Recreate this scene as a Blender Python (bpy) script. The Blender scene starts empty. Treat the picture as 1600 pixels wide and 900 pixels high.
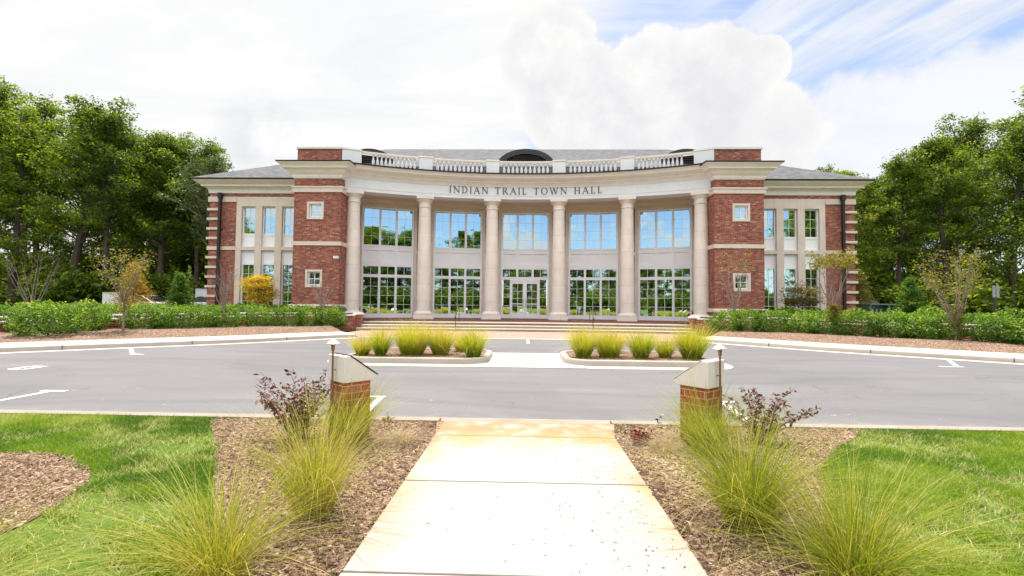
import bpy, math, random
import numpy as np
from mathutils import Matrix, Vector
R_ = math.radians
scene = bpy.context.scene
COL = scene.collection
rng = np.random.default_rng(7)
random.seed(7)

# ------------------------------------------------------------------ nodes
class NT:
    def __init__(s, tree): s.t = tree; s.t.nodes.clear()
    def n(s, typ, out=0, _in=None, **kw):
        nd = s.t.nodes.new('ShaderNode' + typ)
        for k, v in kw.items(): setattr(nd, k, v)
        for k, v in (_in or {}).items(): s.set(nd.inputs[k], v)
        return nd.outputs[out] if out is not None else nd
    def set(s, sock, v):
        if isinstance(v, bpy.types.NodeSocket): s.t.links.new(v, sock)
        elif isinstance(v, (tuple, list)) and len(v) == 3 and sock.type == 'RGBA': sock.default_value = (*v, 1)
        else: sock.default_value = v
    def m(s, op, a, b=None, c=None, clamp=False):
        nd = s.t.nodes.new('ShaderNodeMath'); nd.operation = op; nd.use_clamp = clamp
        for i, v in enumerate((a, b, c)):
            if v is not None: s.set(nd.inputs[i], v)
        return nd.outputs[0]
    def vm(s, op, a, b=None, sc=None, out=0):
        nd = s.t.nodes.new('ShaderNodeVectorMath'); nd.operation = op
        s.set(nd.inputs[0], a)
        if b is not None: s.set(nd.inputs[1], b)
        if sc is not None: s.set(nd.inputs['Scale'], sc)
        return nd.outputs[out]
    def mix(s, f, a, b, bt='MIX'):
        nd = s.t.nodes.new('ShaderNodeMix'); nd.data_type = 'RGBA'; nd.blend_type = bt
        s.set(nd.inputs[0], f); s.set(nd.inputs[6], a); s.set(nd.inputs[7], b)
        return nd.outputs[2]
    def ramp(s, f, stops, interp='LINEAR'):
        nd = s.t.nodes.new('ShaderNodeValToRGB'); cr = nd.color_ramp; cr.interpolation = interp
        while len(cr.elements) < len(stops): cr.elements.new(0.5)
        for e, (p, c) in zip(cr.elements, stops):
            e.position = p; e.color = (*c, 1) if len(c) == 3 else c
        s.set(nd.inputs[0], f); return nd.outputs[0]
    def step(s, v, a, b):
        nd = s.t.nodes.new('ShaderNodeMapRange'); nd.interpolation_type = 'SMOOTHSTEP'
        s.set(nd.inputs[0], v); s.set(nd.inputs[1], a); s.set(nd.inputs[2], b); return nd.outputs[0]
    def noise(s, vec, scale, detail=4, rough=.55, dist=0.0, out=0):
        return s.n('TexNoise', out, {'Vector': vec, 'Scale': scale, 'Detail': detail, 'Roughness': rough, 'Distortion': dist})
    def sep(s, v):
        nd = s.t.nodes.new('ShaderNodeSeparateXYZ'); s.set(nd.inputs[0], v); return nd.outputs
    def comb(s, x, y, z=0.0):
        nd = s.t.nodes.new('ShaderNodeCombineXYZ')
        for i, v in enumerate((x, y, z)): s.set(nd.inputs[i], v)
        return nd.outputs[0]

MATS = {}
def new_mat(name):
    m = bpy.data.materials.new(name); m.use_nodes = True; MATS[name] = m
    return m, NT(m.node_tree)
def finish(nt, color, rough=.7, metal=0.0, spec=.3, bump=None, bstr=.3, bdist=.01, extra=None):
    d = {'Base Color': color, 'Roughness': rough, 'Metallic': metal, 'Specular IOR Level': spec}
    if bump is not None:
        d['Normal'] = nt.n('Bump', 0, {'Height': bump, 'Strength': bstr, 'Distance': bdist})
    if extra: d.update(extra)
    b = nt.n('BsdfPrincipled', 0, d)
    nt.n('OutputMaterial', None, {'Surface': b})
def POS(nt): return nt.n('NewGeometry', 0)

def simple(name, col, var=.12, scale=3.0, rough=.7, metal=0.0, spec=.3, fine=60.0, bstr=.15, streak=0.0):
    m, nt = new_mat(name); p = POS(nt)
    a = nt.noise(p, scale, 5, .6); b = nt.noise(p, fine, 3, .6)
    lo = tuple(c * (1 - var) for c in col); hi = tuple(min(1, c * (1 + var)) for c in col)
    f = nt.m('ADD', nt.m('MULTIPLY', a, .7), nt.m('MULTIPLY', b, .3))
    c = nt.ramp(f, [(.3, lo), (.7, hi)])
    if streak:
        st = nt.noise(nt.vm('MULTIPLY', p, (3.0, 3.0, .35)), 1.6, 6, .7)
        c = nt.mix(nt.m('MULTIPLY', nt.step(st, .52, .75), streak), c, tuple(.55*k for k in col))
    finish(nt, c, rough, metal, spec, b, bstr, .005)
    return m

def brick_mat(name, ramp, mortar, bw=.225, bh=.0767, floor=False):
    m, nt = new_mat(name)
    g = nt.n('NewGeometry', None); p = g.outputs['Position']; N = g.outputs['True Normal']
    if floor:
        x = nt.sep(p); u, v = x[0], x[1]
    else:
        t = nt.vm('CROSS_PRODUCT', N, (0.0, 0.0, 1.0)); u = nt.vm('DOT_PRODUCT', p, t, out=1); v = nt.sep(p)[2]
    vr = nt.m('DIVIDE', nt.m('ADD', v, 50.0), bh); row = nt.m('FLOOR', vr); fv = nt.m('FRACT', vr)
    us = nt.m('ADD', nt.m('DIVIDE', nt.m('ADD', u, 200.0), bw), nt.m('MULTIPLY', nt.m('MODULO', row, 2.0), .5))
    fu = nt.m('FRACT', us); cid = nt.comb(nt.m('FLOOR', us), row)
    wn = nt.n('TexWhiteNoise', 0, {'Vector': cid}, noise_dimensions='2D')
    c = nt.ramp(wn, ramp, 'CONSTANT')
    big = nt.noise(p, .5, 4); fine = nt.noise(p, 45, 4)
    c = nt.mix(nt.m('MULTIPLY', fine, .35), c, tuple(.6 * k for k in ramp[2][1]))
    c = nt.mix(1.0, c, nt.ramp(big, [(.3, (.82, .82, .82)), (.7, (1.1, 1.08, 1.05))]), 'MULTIPLY')
    mm = nt.m('MAXIMUM', nt.m('LESS_THAN', fu, .045), nt.m('LESS_THAN', fv, .13))
    c = nt.mix(mm, c, mortar)
    finish(nt, c, .85, 0, .2, nt.m('SUBTRACT', nt.m('MULTIPLY', fine, .3), mm), .5, .008)
    return m

brick_mat('brick', [(0, (.30, .082, .055)), (.24, (.37, .112, .07)), (.48, (.235, .058, .042)), (.66, (.43, .155, .10)),
                    (.78, (.11, .038, .032)), (.88, (.50, .27, .19)), (.94, (.24, .055, .038))], (.47, .34, .29))
brick_mat('pillar_brick', [(0, (.33, .055, .035)), (.3, (.40, .075, .042)), (.55, (.27, .045, .03)), (.72, (.42, .13, .08)),
                    (.84, (.20, .06, .05)), (.9, (.40, .09, .05)), (.95, (.3, .06, .04))], (.46, .36, .29))
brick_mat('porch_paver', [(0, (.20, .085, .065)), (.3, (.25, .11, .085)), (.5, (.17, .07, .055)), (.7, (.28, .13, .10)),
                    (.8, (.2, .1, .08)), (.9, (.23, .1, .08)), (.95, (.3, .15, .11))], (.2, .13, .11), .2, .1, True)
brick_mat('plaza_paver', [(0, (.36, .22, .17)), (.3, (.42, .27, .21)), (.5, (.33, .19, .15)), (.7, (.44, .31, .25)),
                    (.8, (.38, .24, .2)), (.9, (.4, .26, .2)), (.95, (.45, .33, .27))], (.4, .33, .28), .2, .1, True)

def stone_mat(name, col, joint=1.22, var=.10):
    m, nt = new_mat(name); p = POS(nt); z = nt.sep(p)[2]
    a = nt.noise(p, 1.3, 5, .6); b = nt.noise(p, 35, 4)
    lo = tuple(c * (1 - var) for c in col); hi = tuple(min(1, c * (1 + var)) for c in col)
    c = nt.ramp(nt.m('ADD', nt.m('MULTIPLY', a, .7), nt.m('MULTIPLY', b, .3)), [(.3, lo), (.7, hi)])
    st = nt.noise(nt.vm('MULTIPLY', p, (4.0, 4.0, .3)), 1.8, 6, .7)
    c = nt.mix(nt.m('MULTIPLY', nt.step(st, .50, .75), .35), c, tuple(.62*k for k in col))
    blk = nt.n('TexWhiteNoise', 0, {'W': nt.m('FLOOR', nt.m('DIVIDE', nt.m('SUBTRACT', z, .53), joint))}, noise_dimensions='1D')
    c = nt.mix(nt.m('MULTIPLY', blk, .22), c, tuple(.72*k for k in col))
    j = nt.m('LESS_THAN', nt.m('FRACT', nt.m('DIVIDE', nt.m('SUBTRACT', z, .53), joint)), .014)
    c = nt.mix(nt.m('MULTIPLY', j, .45), c, (.25, .2, .16))
    finish(nt, c, .75, 0, .25, b, .12, .005)
    return m
stone_mat('column_stone', (.81, .725, .66))
simple('limestone', (.68, .585, .515), .10, 1.5, .8, streak=.30)
simple('trim_white', (.76, .765, .80), .05, 1.0, .55, streak=.16)
simple('cornice_paint', (.82, .755, .71), .06, 1.2, .55, streak=.26)
simple('frame_white', (.87, .87, .91), .03, 1.0, .4)
simple('soffit', (.68, .57, .46), .05, 1.0, .7)
simple('bronze', (.035, .028, .027), .2, 3, .45, .4, .5)
simple('louver_dark', (.045, .042, .045), .2, 5, .5, .3)
simple('copper', (.30, .17, .13), .25, 20, .4, .8, .5)
simple('pale_metal', (.62, .55, .52), .12, 12, .4, .5, .5)
simple('letter_bronze', (.10, .10, .105), .1, 10, .4, .4)
simple('cap_stone', (.74, .685, .645), .05, 4, .75, fine=120)
simple('kerb_concrete', (.40, .36, .315), .10, 2.0, .85, fine=80)
simple('sidewalk', (.45, .41, .36), .06, .8, .85, fine=80)
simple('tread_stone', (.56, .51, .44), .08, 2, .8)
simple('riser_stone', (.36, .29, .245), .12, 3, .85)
simple('utility_green', (.10, .17, .14), .1, 2, .5)
simple('white_panel', (.66, .68, .72), .05, .7, .6)
simple('sign_back', (.40, .41, .43), .1, 6, .4, .6)
simple('post_dark', (.05, .05, .05), .1, 6, .5)
simple('car_white', (.74, .75, .77), .02, 1, .25, 0, .6)
simple('car_dark_green', (.03, .06, .055), .1, 1, .25, .3, .6)
simple('car_silver', (.5, .51, .53), .03, 1, .25, .5, .6)
simple('car_glass', (.02, .025, .03), .1, 1, .05, 0, .8)
simple('tyre', (.02, .02, .02), .2, 8, .85)
simple('rim_metal', (.5, .5, .52), .05, 6, .3, .8)
simple('lamp_glass', (.7, .68, .62), .03, 6, .15, 0, .6)
simple('bark', (.085, .062, .048), .45, 1.5, .9, fine=14, bstr=.6)
simple('bark_pale', (.24, .19, .155), .35, 1.8, .9, fine=18, bstr=.5)
simple('twig', (.25, .20, .165), .3, 5, .9, fine=40)
simple('stem_purple', (.13, .06, .055), .3, 5, .8)
simple('dark_soil', (.085, .055, .04), .3, 5, .95)

def paint_mat():
    m, nt = new_mat('road_paint'); p = POS(nt)
    w = nt.noise(p, 18, 6, .7)
    c = nt.mix(nt.step(w, .60, .72), (.74, .74, .72), (.30, .30, .31))
    finish(nt, c, .7, 0, .3)
paint_mat()

def asphalt():
    m, nt = new_mat('asphalt'); p = POS(nt)
    x = nt.sep(p); st = nt.comb(nt.m('MULTIPLY', x[0], .16), x[1], x[2])
    wob = nt.noise(p, .12, 2)
    st2 = nt.comb(nt.m('MULTIPLY', x[0], .05), nt.m('ADD', x[1], nt.m('MULTIPLY', wob, 5.0)), 0.0)
    a = nt.noise(st, .9, 6, .65); b = nt.noise(p, 95, 3, .7); c0 = nt.noise(p, .35, 5, .6)
    tr = nt.noise(st2, 1.6, 3, .5)
    f = nt.m('ADD', nt.m('MULTIPLY', a, .6), nt.m('MULTIPLY', c0, .4))
    c = nt.ramp(f, [(.3, (.102, .099, .105)), (.55, (.136, .132, .138)), (.72, (.18, .174, .174))])
    c = nt.mix(nt.m('MULTIPLY', nt.step(tr, .52, .66), .42), c, (.085, .083, .09))
    c = nt.mix(nt.m('MULTIPLY', nt.step(b, .3, .75), .6), c, nt.mix(.6, c, (.27, .26, .258)))
    dust = nt.step(nt.m('ADD', x[1], nt.m('MULTIPLY', nt.noise(p, 2.2, 5, .7), 1.4)), 7.35, 6.6)
    c = nt.mix(nt.m('MULTIPLY', dust, .45), c, (.36, .31, .265))
    pt = nt.noise(p, .22, 3, .5)
    c = nt.mix(nt.m('MULTIPLY', nt.step(pt, .50, .56), .16), c, (.09, .09, .095))
    oil = nt.m('MULTIPLY', nt.step(nt.noise(p, 1.7, 4, .6), .66, .74), .45)
    c = nt.mix(oil, c, (.06, .06, .065))
    vd = nt.n('TexVoronoi', 0, {'Vector': nt.vm('ADD', p, nt.vm('SCALE', nt.noise(p, 1.2, 4, out=1), sc=.9)), 'Scale': .33}, feature='DISTANCE_TO_EDGE')
    crk = nt.m('MULTIPLY', nt.m('LESS_THAN', vd, .0032), nt.step(nt.noise(p, .5, 3), .50, .58))
    c = nt.mix(nt.m('MULTIPLY', crk, .5), c, (.05, .05, .05))
    sp = nt.step(nt.noise(p, 5.5, 3, .5), .70, .74)
    c = nt.mix(nt.m('MULTIPLY', sp, nt.m('MULTIPLY', nt.step(x[1], 9.0, 7.0), .5)), c, (.5, .46, .4))
    finish(nt, c, .85, 0, .3, b, .35, .006)
asphalt()

def near_kerb():
    m, nt = new_mat('near_kerb'); p = POS(nt)
    a = nt.noise(p, 1.4, 6, .65); b = nt.noise(p, 70, 3)
    c = nt.ramp(nt.m('ADD', nt.m('MULTIPLY', a, .75), nt.m('MULTIPLY', b, .25)), [(.3, (.215, .175, .135)), (.5, (.285, .245, .20)), (.7, (.33, .29, .245))])
    finish(nt, c, .85, 0, .2, b, .2, .005)
near_kerb()

def walk():
    m, nt = new_mat('walk_concrete'); p = POS(nt); x = nt.sep(p)
    a = nt.noise(p, 1.2, 6, .6); b = nt.noise(p, 120, 3, .6)
    c = nt.ramp(a, [(.3, (.355, .325, .29)), (.7, (.40, .37, .335))])
    n1 = nt.noise(p, 1.1, 5, .65); n2 = nt.noise(p, 3.5, 5, .6)
    e = nt.m('ADD', nt.m('ABSOLUTE', nt.m('SUBTRACT', x[0], .02)), nt.m('MULTIPLY', nt.m('SUBTRACT', n1, .5), .75))
    edge = nt.step(e, .70, 1.10)
    ny = nt.step(x[1], 2.5, 4.6)
    edge = nt.m('MULTIPLY', edge, nt.m('ADD', .34, nt.m('MULTIPLY', ny, .85)))
    far = nt.m('MULTIPLY', nt.step(nt.m('ADD', x[1], nt.m('MULTIPLY', nt.m('SUBTRACT', n1, .5), 1.6)), 4.5, 5.3), 1.0)
    rust = nt.m('MULTIPLY', nt.m('MAXIMUM', edge, far), nt.step(n2, .25, .6), clamp=True)
    c = nt.mix(nt.m('MULTIPLY', rust, .9), c, nt.ramp(n2, [(.35, (.40, .155, .035)), (.65, (.43, .245, .085))]))
    dk = nt.m('MULTIPLY', nt.step(nt.m('ADD', x[1], nt.m('MULTIPLY', n2, .5)), 5.5, 5.75), nt.step(n2, .42, .6))
    c = nt.mix(nt.m('MULTIPLY', dk, .6), c, (.27, .17, .13))
    c = nt.mix(nt.m('MULTIPLY', nt.step(b, .55, .75), .25), c, (.40, .36, .31))
    finish(nt, c, .85, 0, .2, b, .15, .004)
walk()

def mulch():
    m, nt = new_mat('mulch'); p = POS(nt); x = nt.sep(p)
    q = nt.vm('ADD', p, nt.vm('SCALE', nt.noise(p, 9, 3, out=1), sc=.06))
    v = nt.n('TexVoronoi', None, {'Vector': q, 'Scale': 34.0, 'Randomness': 1.0})
    wn = nt.n('TexWhiteNoise', 0, {'Vector': v.outputs['Color']}, noise_dimensions='3D')
    c = nt.ramp(wn, [(0, (.06, .034, .025)), (.3, (.15, .09, .062)), (.6, (.25, .16, .112)), (.85, (.34, .235, .17)), (1, (.44, .33, .25))])
    big = nt.noise(p, 1.1, 5, .65)
    c = nt.mix(nt.m('MULTIPLY', nt.step(big, .56, .70), .55), c, (.12, .075, .06))
    finish(nt, c, .95, 0, .1, nt.m('MULTIPLY', wn, 1.0), .9, .02)
mulch()

def lawn_base():
    m, nt = new_mat('lawn'); p = POS(nt)
    a = nt.noise(p, .9, 6, .65); b = nt.noise(p, 30, 4, .7)
    c = nt.ramp(nt.m('ADD', nt.m('MULTIPLY', a, .5), nt.m('MULTIPLY', b, .5)),
                [(.32, (.05, .09, .015)), (.5, (.095, .155, .022)), (.64, (.16, .19, .045)), (.78, (.26, .21, .12))])
    finish(nt, c, .95, 0, .1, b, .9, .03)
lawn_base()

def rough_ground():
    m, nt = new_mat('rough_ground'); p = POS(nt)
    a = nt.noise(p, .25, 6, .65); b = nt.noise(p, 9, 5, .7)
    c = nt.ramp(nt.m('ADD', nt.m('MULTIPLY', a, .5), nt.m('MULTIPLY', b, .5)),
                [(.35, (.05, .055, .025)), (.5, (.10, .105, .045)), (.62, (.16, .14, .075)), (.75, (.19, .14, .09))])
    finish(nt, c, .95, 0, .1, b, .9, .05)
rough_ground()

def shingles():
    m, nt = new_mat('shingles'); p = POS(nt); x = nt.sep(p)
    row = nt.m('FLOOR', nt.m('DIVIDE', x[2], .085))
    cid = nt.comb(nt.m('FLOOR', nt.m('ADD', nt.m('DIVIDE', nt.m('ADD', x[0], nt.m('MULTIPLY', x[1], .7)), .3), nt.m('MULTIPLY', row, .37))), row)
    wn = nt.n('TexWhiteNoise', 0, {'Vector': cid}, noise_dimensions='2D')
    c = nt.ramp(wn, [(0, (.08, .08, .087)), (.5, (.112, .112, .118)), (1, (.15, .15, .155))])
    ln = nt.m('LESS_THAN', nt.m('FRACT', nt.m('DIVIDE', x[2], .085)), .14)
    c = nt.mix(nt.m('MULTIPLY', ln, .4), c, (.07, .07, .072))
    finish(nt, c, .9, 0, .2, nt.noise(p, 30, 3), .3, .01)
shingles()

def glass():
    m, nt = new_mat('window_glass'); p = POS(nt)
    n = nt.noise(p, 1.1, 2)
    finish(nt, (.56, .70, .75), .012, 1.0, .5, n, .05, .02)
glass()

def leaf_mat(name, stops, trans=.38, gloss=.35):
    m, nt = new_mat(name)
    at = nt.n('Attribute', 2, attribute_name='tint'); 
    oi = nt.n('ObjectInfo', 5)
    f = nt.m('ADD', at, nt.m('MULTIPLY', nt.m('SUBTRACT', oi, .5), .16), clamp=True)
    c = nt.ramp(f, stops)
    d = nt.n('BsdfPrincipled', 0, {'Base Color': c, 'Roughness': .5, 'Specular IOR Level': gloss})
    t = nt.n('BsdfTranslucent', 0, {'Color': nt.mix(1.0, c, (1.25, 1.2, .55), 'MULTIPLY')})
    nt.n('OutputMaterial', None, {'Surface': nt.n('MixShader', 0, {0: trans, 1: d, 2: t})})
    return m
leaf_mat('leaf_forest', [(0, (.018, .038, .006)), (.4, (.078, .140, .014)), (.75, (.205, .29, .025)), (1, (.36, .39, .045))], .52)
leaf_mat('leaf_forest_light', [(0, (.035, .07, .008)), (.4, (.115, .19, .016)), (.75, (.25, .33, .03)), (1, (.42, .42, .045))], .5)
leaf_mat('leaf_pale', [(0, (.05, .085, .03)), (.5, (.10, .155, .05)), (1, (.18, .22, .08))])
leaf_mat('leaf_hedge', [(0, (.014, .05, .008)), (.35, (.055, .155, .014)), (.7, (.19, .34, .025)), (1, (.48, .52, .07))], .47, .5)
leaf_mat('leaf_hedge_dark', [(0, (.012, .045, .012)), (.5, (.03, .10, .02)), (.85, (.08, .20, .03)), (1, (.2, .3, .05))], .35, .5)
leaf_mat('leaf_gold', [(0, (.38, .25, .012)), (.5, (.62, .44, .018)), (1, (.76, .60, .04))])
leaf_mat('leaf_brown_green', [(0, (.07, .06, .015)), (.5, (.16, .13, .025)), (1, (.27, .19, .04))])
leaf_mat('leaf_cypress', [(0, (.18, .11, .015)), (.5, (.40, .22, .02)), (1, (.50, .36, .05))])
leaf_mat('leaf_cone_green', [(0, (.03, .09, .012)), (.5, (.09, .20, .02)), (1, (.20, .32, .035))])
leaf_mat('leaf_yellow_green', [(0, (.12, .13, .02)), (.5, (.25, .23, .04)), (1, (.40, .30, .07))])
leaf_mat('leaf_orange', [(0, (.20, .09, .03)), (.5, (.35, .19, .06)), (1, (.42, .32, .09))])
leaf_mat('leaf_purple', [(0, (.045, .014, .024)), (.5, (.13, .03, .045)), (.85, (.27, .04, .06)), (1, (.40, .07, .055))], .25, .45)
leaf_mat('leaf_red', [(0, (.10, .01, .02)), (.5, (.2, .015, .035)), (1, (.28, .03, .05))], .25)
leaf_mat('blade_lawn', [(0, (.055, .125, .006)), (.35, (.13, .25, .010)), (.62, (.25, .35, .02)), (.78, (.40, .43, .14)), (1, (.56, .50, .31))], .42, .25)
leaf_mat('blade_muhly', [(0, (.10, .165, .014)), (.35, (.24, .295, .022)), (.65, (.41, .40, .05)), (.85, (.54, .45, .14)), (1, (.48, .36, .19))], .42, .3)
leaf_mat('blade_island', [(0, (.18, .30, .015)), (.35, (.36, .44, .02)), (.65, (.56, .53, .06)), (.85, (.60, .45, .15)), (1, (.52, .34, .16))], .40, .25)
leaf_mat('blade_dry', [(0, (.30, .22, .14)), (.5, (.44, .34, .23)), (1, (.55, .46, .34))], .3, .2)
leaf_mat('bark_chip', [(0, (.065, .038, .024)), (.25, (.185, .118, .070)), (.6, (.325, .22, .135)), (.85, (.45, .325, .215)), (1, (.60, .48, .35))], .05, .15)
leaf_mat('crumb', [(0, (.08, .07, .04)), (.5, (.16, .13, .09)), (1, (.26, .2, .14))], .05, .1)

# ------------------------------------------------------------------ mesh builder
def link(o, parent=None):
    COL.objects.link(o)
    if parent is not None: o.parent = parent
    return o
def tag(o, label=None, cat=None, group=None, kind=None):
    if label: o['label'] = label
    if cat: o['category'] = cat
    if group: o['group'] = group
    if kind: o['kind'] = kind
    return o
def empty(name, loc=(0, 0, 0), rz=0.0, label=None, cat=None, group=None):
    o = bpy.data.objects.new(name, None); o.empty_display_size = .2
    o.location = loc; o.rotation_euler = (0, 0, rz); link(o)
    return tag(o, label, cat, group)

class MB:
    def __init__(s): s.v = []; s.f = []
    def add(s, vs, fs):
        o = len(s.v); s.v += [tuple(p) for p in vs]; s.f += [tuple(i + o for i in f) for f in fs]; return s
    def box(s, x0, x1, y0, y1, z0, z1):
        x0, x1 = min(x0, x1), max(x0, x1)
        return s.add([(x0,y0,z0),(x1,y0,z0),(x1,y1,z0),(x0,y1,z0),(x0,y0,z1),(x1,y0,z1),(x1,y1,z1),(x0,y1,z1)],
              [(0,3,2,1),(4,5,6,7),(0,1,5,4),(1,2,6,5),(2,3,7,6),(3,0,4,7)])
    def quad(s, *p): return s.add(p, [tuple(range(len(p)))])
    def prism(s, poly, z0, z1, bottom=True):
        n = len(poly); a = sum(poly[i][0]*poly[(i+1)%n][1]-poly[(i+1)%n][0]*poly[i][1] for i in range(n))
        if a < 0: poly = poly[::-1]
        vs = [(x,y,z0) for x,y in poly] + [(x,y,z1) for x,y in poly]
        fs = [tuple(range(n,2*n))] + [(i,(i+1)%n,(i+1)%n+n,i+n) for i in range(n)]
        if bottom: fs.append(tuple(range(n-1,-1,-1)))
        return s.add(vs, fs)
    def xprism(s, poly, x0, x1):      # poly in (y,z), extruded along x
        n = len(poly); vs = [(x0,y,z) for y,z in poly] + [(x1,y,z) for y,z in poly]
        return s.add(vs, [tuple(range(n)), tuple(range(2*n-1,n-1,-1))] + [(i,i+n,(i+1)%n+n,(i+1)%n) for i in range(n)])
    def yprism(s, poly, y0, y1):      # poly in (x,z), extruded along y
        n = len(poly); vs = [(x,y0,z) for x,z in poly] + [(x,y1,z) for x,z in poly]
        return s.add(vs, [tuple(range(n)), tuple(range(2*n-1,n-1,-1))] + [(i,i+n,(i+1)%n+n,(i+1)%n) for i in range(n)])
    def lathe(s, prof, n=24, c=(0,0), caps=True):
        o = []; 
        for r, z in prof:
            o += [(c[0]+r*math.cos(2*math.pi*i/n), c[1]+r*math.sin(2*math.pi*i/n), z) for i in range(n)]
        fs = [(j*n+i, j*n+(i+1)%n, (j+1)*n+(i+1)%n, (j+1)*n+i) for j in range(len(prof)-1) for i in range(n)]
        if caps: fs += [tuple(range(n-1,-1,-1)), tuple(range((len(prof)-1)*n, len(prof)*n))]
        return s.add(o, fs)
    def tube(s, pts, rad, n=6, caps=True):
        P = [Vector(p) for p in pts]; m = len(P); vs = []
        if not hasattr(rad, '__len__'): rad = [rad]*m
        for i in range(m):
            d = (P[min(i+1,m-1)] - P[max(i-1,0)])
            d = d.normalized() if d.length > 1e-9 else Vector((0,0,1))
            a = d.cross(Vector((0,0,1)) if abs(d.z) < .9 else Vector((1,0,0))).normalized(); b = d.cross(a)
            for k in range(n):
                t = 2*math.pi*k/n; q = P[i] + (a*math.cos(t)+b*math.sin(t))*rad[i]; vs.append(tuple(q))
        fs = [(i*n+k, i*n+(k+1)%n, (i+1)*n+(k+1)%n, (i+1)*n+k) for i in range(m-1) for k in range(n)]
        if caps: fs += [tuple(range(n-1,-1,-1)), tuple(range((m-1)*n, m*n))]
        return s.add(vs, fs)
    def rings(s, loops, closed_loop=True, closed_prof=False):   # list of equal-length loops
        n = len(loops[0]); vs = [p for l in loops for p in l]; fs = []; m = len(loops)
        for j in range(m if closed_prof else m-1):
            for i in range(n if closed_loop else n-1):
                a, b = j*n, ((j+1) % m)*n
                fs.append((a+i, a+(i+1)%n, b+(i+1)%n, b+i))
        return s.add(vs, fs)
    def build(s, name, mat, parent=None, smooth=False, bevel=0.0, fixn=True):
        me = bpy.data.meshes.new(name); me.from_pydata(s.v, [], s.f); me.update()
        if fixn:
            import bmesh
            bm = bmesh.new(); bm.from_mesh(me); bmesh.ops.recalc_face_normals(bm, faces=bm.faces); bm.to_mesh(me); bm.free()
        me.materials.append(MATS[mat]); o = bpy.data.objects.new(name, me)
        if smooth:
            for p in me.polygons: p.use_smooth = True
            if smooth != 'all':
                me.set_sharp_from_angle(angle=R_(40))
        if bevel:
            b = o.modifiers.new('b', 'BEVEL'); b.width = bevel; b.segments = 2; b.limit_method = 'ANGLE'
        return link(o, parent)

def np_mesh(name, V, F, mats, tint=None, mi=None, parent=None):
    """V (n,3); F (m,4) quads"""
    me = bpy.data.meshes.new(name); V = np.asarray(V, np.float32); F = np.asarray(F, np.int32)
    me.vertices.add(len(V)); me.vertices.foreach_set('co', V.ravel())
    me.loops.add(F.size); me.loops.foreach_set('vertex_index', F.ravel())
    me.polygons.add(len(F)); me.polygons.foreach_set('loop_start', np.arange(0, F.size, 4, dtype=np.int32))
    for m in mats: me.materials.append(MATS[m])
    if mi is not None: me.polygons.foreach_set('material_index', np.asarray(mi, np.int32))
    me.update(calc_edges=True)
    if tint is not None:
        a = me.attributes.new('tint', 'FLOAT', 'FACE'); a.data.foreach_set('value', np.asarray(tint, np.float32))
    o = bpy.data.objects.new(name, me); return link(o, parent)

def blades(base, h, az, lean, droop, w, segs=4, bend=2.0):
    """ribbons rising from base; returns V, F, per-blade face count"""
    n = len(base); T = np.linspace(0, 1, segs+1)
    d = np.stack([np.cos(az), np.sin(az), 0*az], 1); side = np.stack([-np.sin(az), np.cos(az), 0*az], 1)
    tw = rng.uniform(-1.2, 1.2, n); side = side*np.cos(tw)[:,None] + d*np.sin(tw)[:,None]
    V = np.empty((n, segs+1, 2, 3))
    for k, t in enumerate(T):
        c = base + d*(h*(lean*t*.55 + (lean*.45+droop*.6)*t**bend))[:,None]
        c[:,2] += h*(t*np.cos(np.minimum(lean,1.3)*.7) - droop*t**(bend+.6)*.8)
        ww = (w*.5*(1-.93*t**1.6))[:,None]
        V[:,k,0] = c - side*ww; V[:,k,1] = c + side*ww
    V = V.reshape(-1,3); o = (np.arange(n)*(segs+1)*2)[:,None,None]; k = (np.arange(segs)*2)[None,:,None]
    F = (o + k + np.array([0,1,3,2])[None,None,:]).reshape(-1,4)
    return V, F

def leaves(P, size, flat=.0, elong=.55, nrm=None):
    n = len(P); size = np.broadcast_to(size, (n,))
    a = rng.normal(size=(n,3)); a[:,2] *= (1-flat); a /= np.linalg.norm(a,axis=1)[:,None]
    r = rng.normal(size=(n,3)); r[:,2] *= (1-flat); b = r - a*(r*a).sum(1)[:,None]; b /= np.linalg.norm(b,axis=1)[:,None]
    L = size[:,None]*.5; W = L*elong
    V = np.stack([P-a*L, P-b*W+a*L*.1, P+a*L, P+b*W+a*L*.1], 1).reshape(-1,3)
    return V, np.arange(4*n).reshape(-1,4)

def vnoise(x, y, sc, seed=0):
    r = np.random.default_rng(seed).random((64,64)); x = np.asarray(x)*sc+100; y = np.asarray(y)*sc+100
    xi, yi = np.floor(x).astype(int), np.floor(y).astype(int); fx, fy = x-xi, y-yi
    fx = fx*fx*(3-2*fx); fy = fy*fy*(3-2*fy)
    g = lambda i,j: r[i%64, j%64]
    return (g(xi,yi)*(1-fx)+g(xi+1,yi)*fx)*(1-fy) + (g(xi,yi+1)*(1-fx)+g(xi+1,yi+1)*fx)*fy
def inpoly(x, y, poly):
    c = np.zeros(len(x), bool); n = len(poly)
    for i in range(n):
        x0,y0 = poly[i]; x1,y1 = poly[(i+1)%n]
        if y0 == y1: continue
        c ^= ((y0 > y) != (y1 > y)) & (x < (x1-x0)*(y-y0)/(y1-y0)+x0)
    return c
def copy_tree(o, parent=None):
    c = o.copy(); COL.objects.link(c)
    if parent is not None: c.parent = parent
    for ch in [x for x in bpy.data.objects if x.parent == o]: copy_tree(ch, c)
    return c
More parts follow.
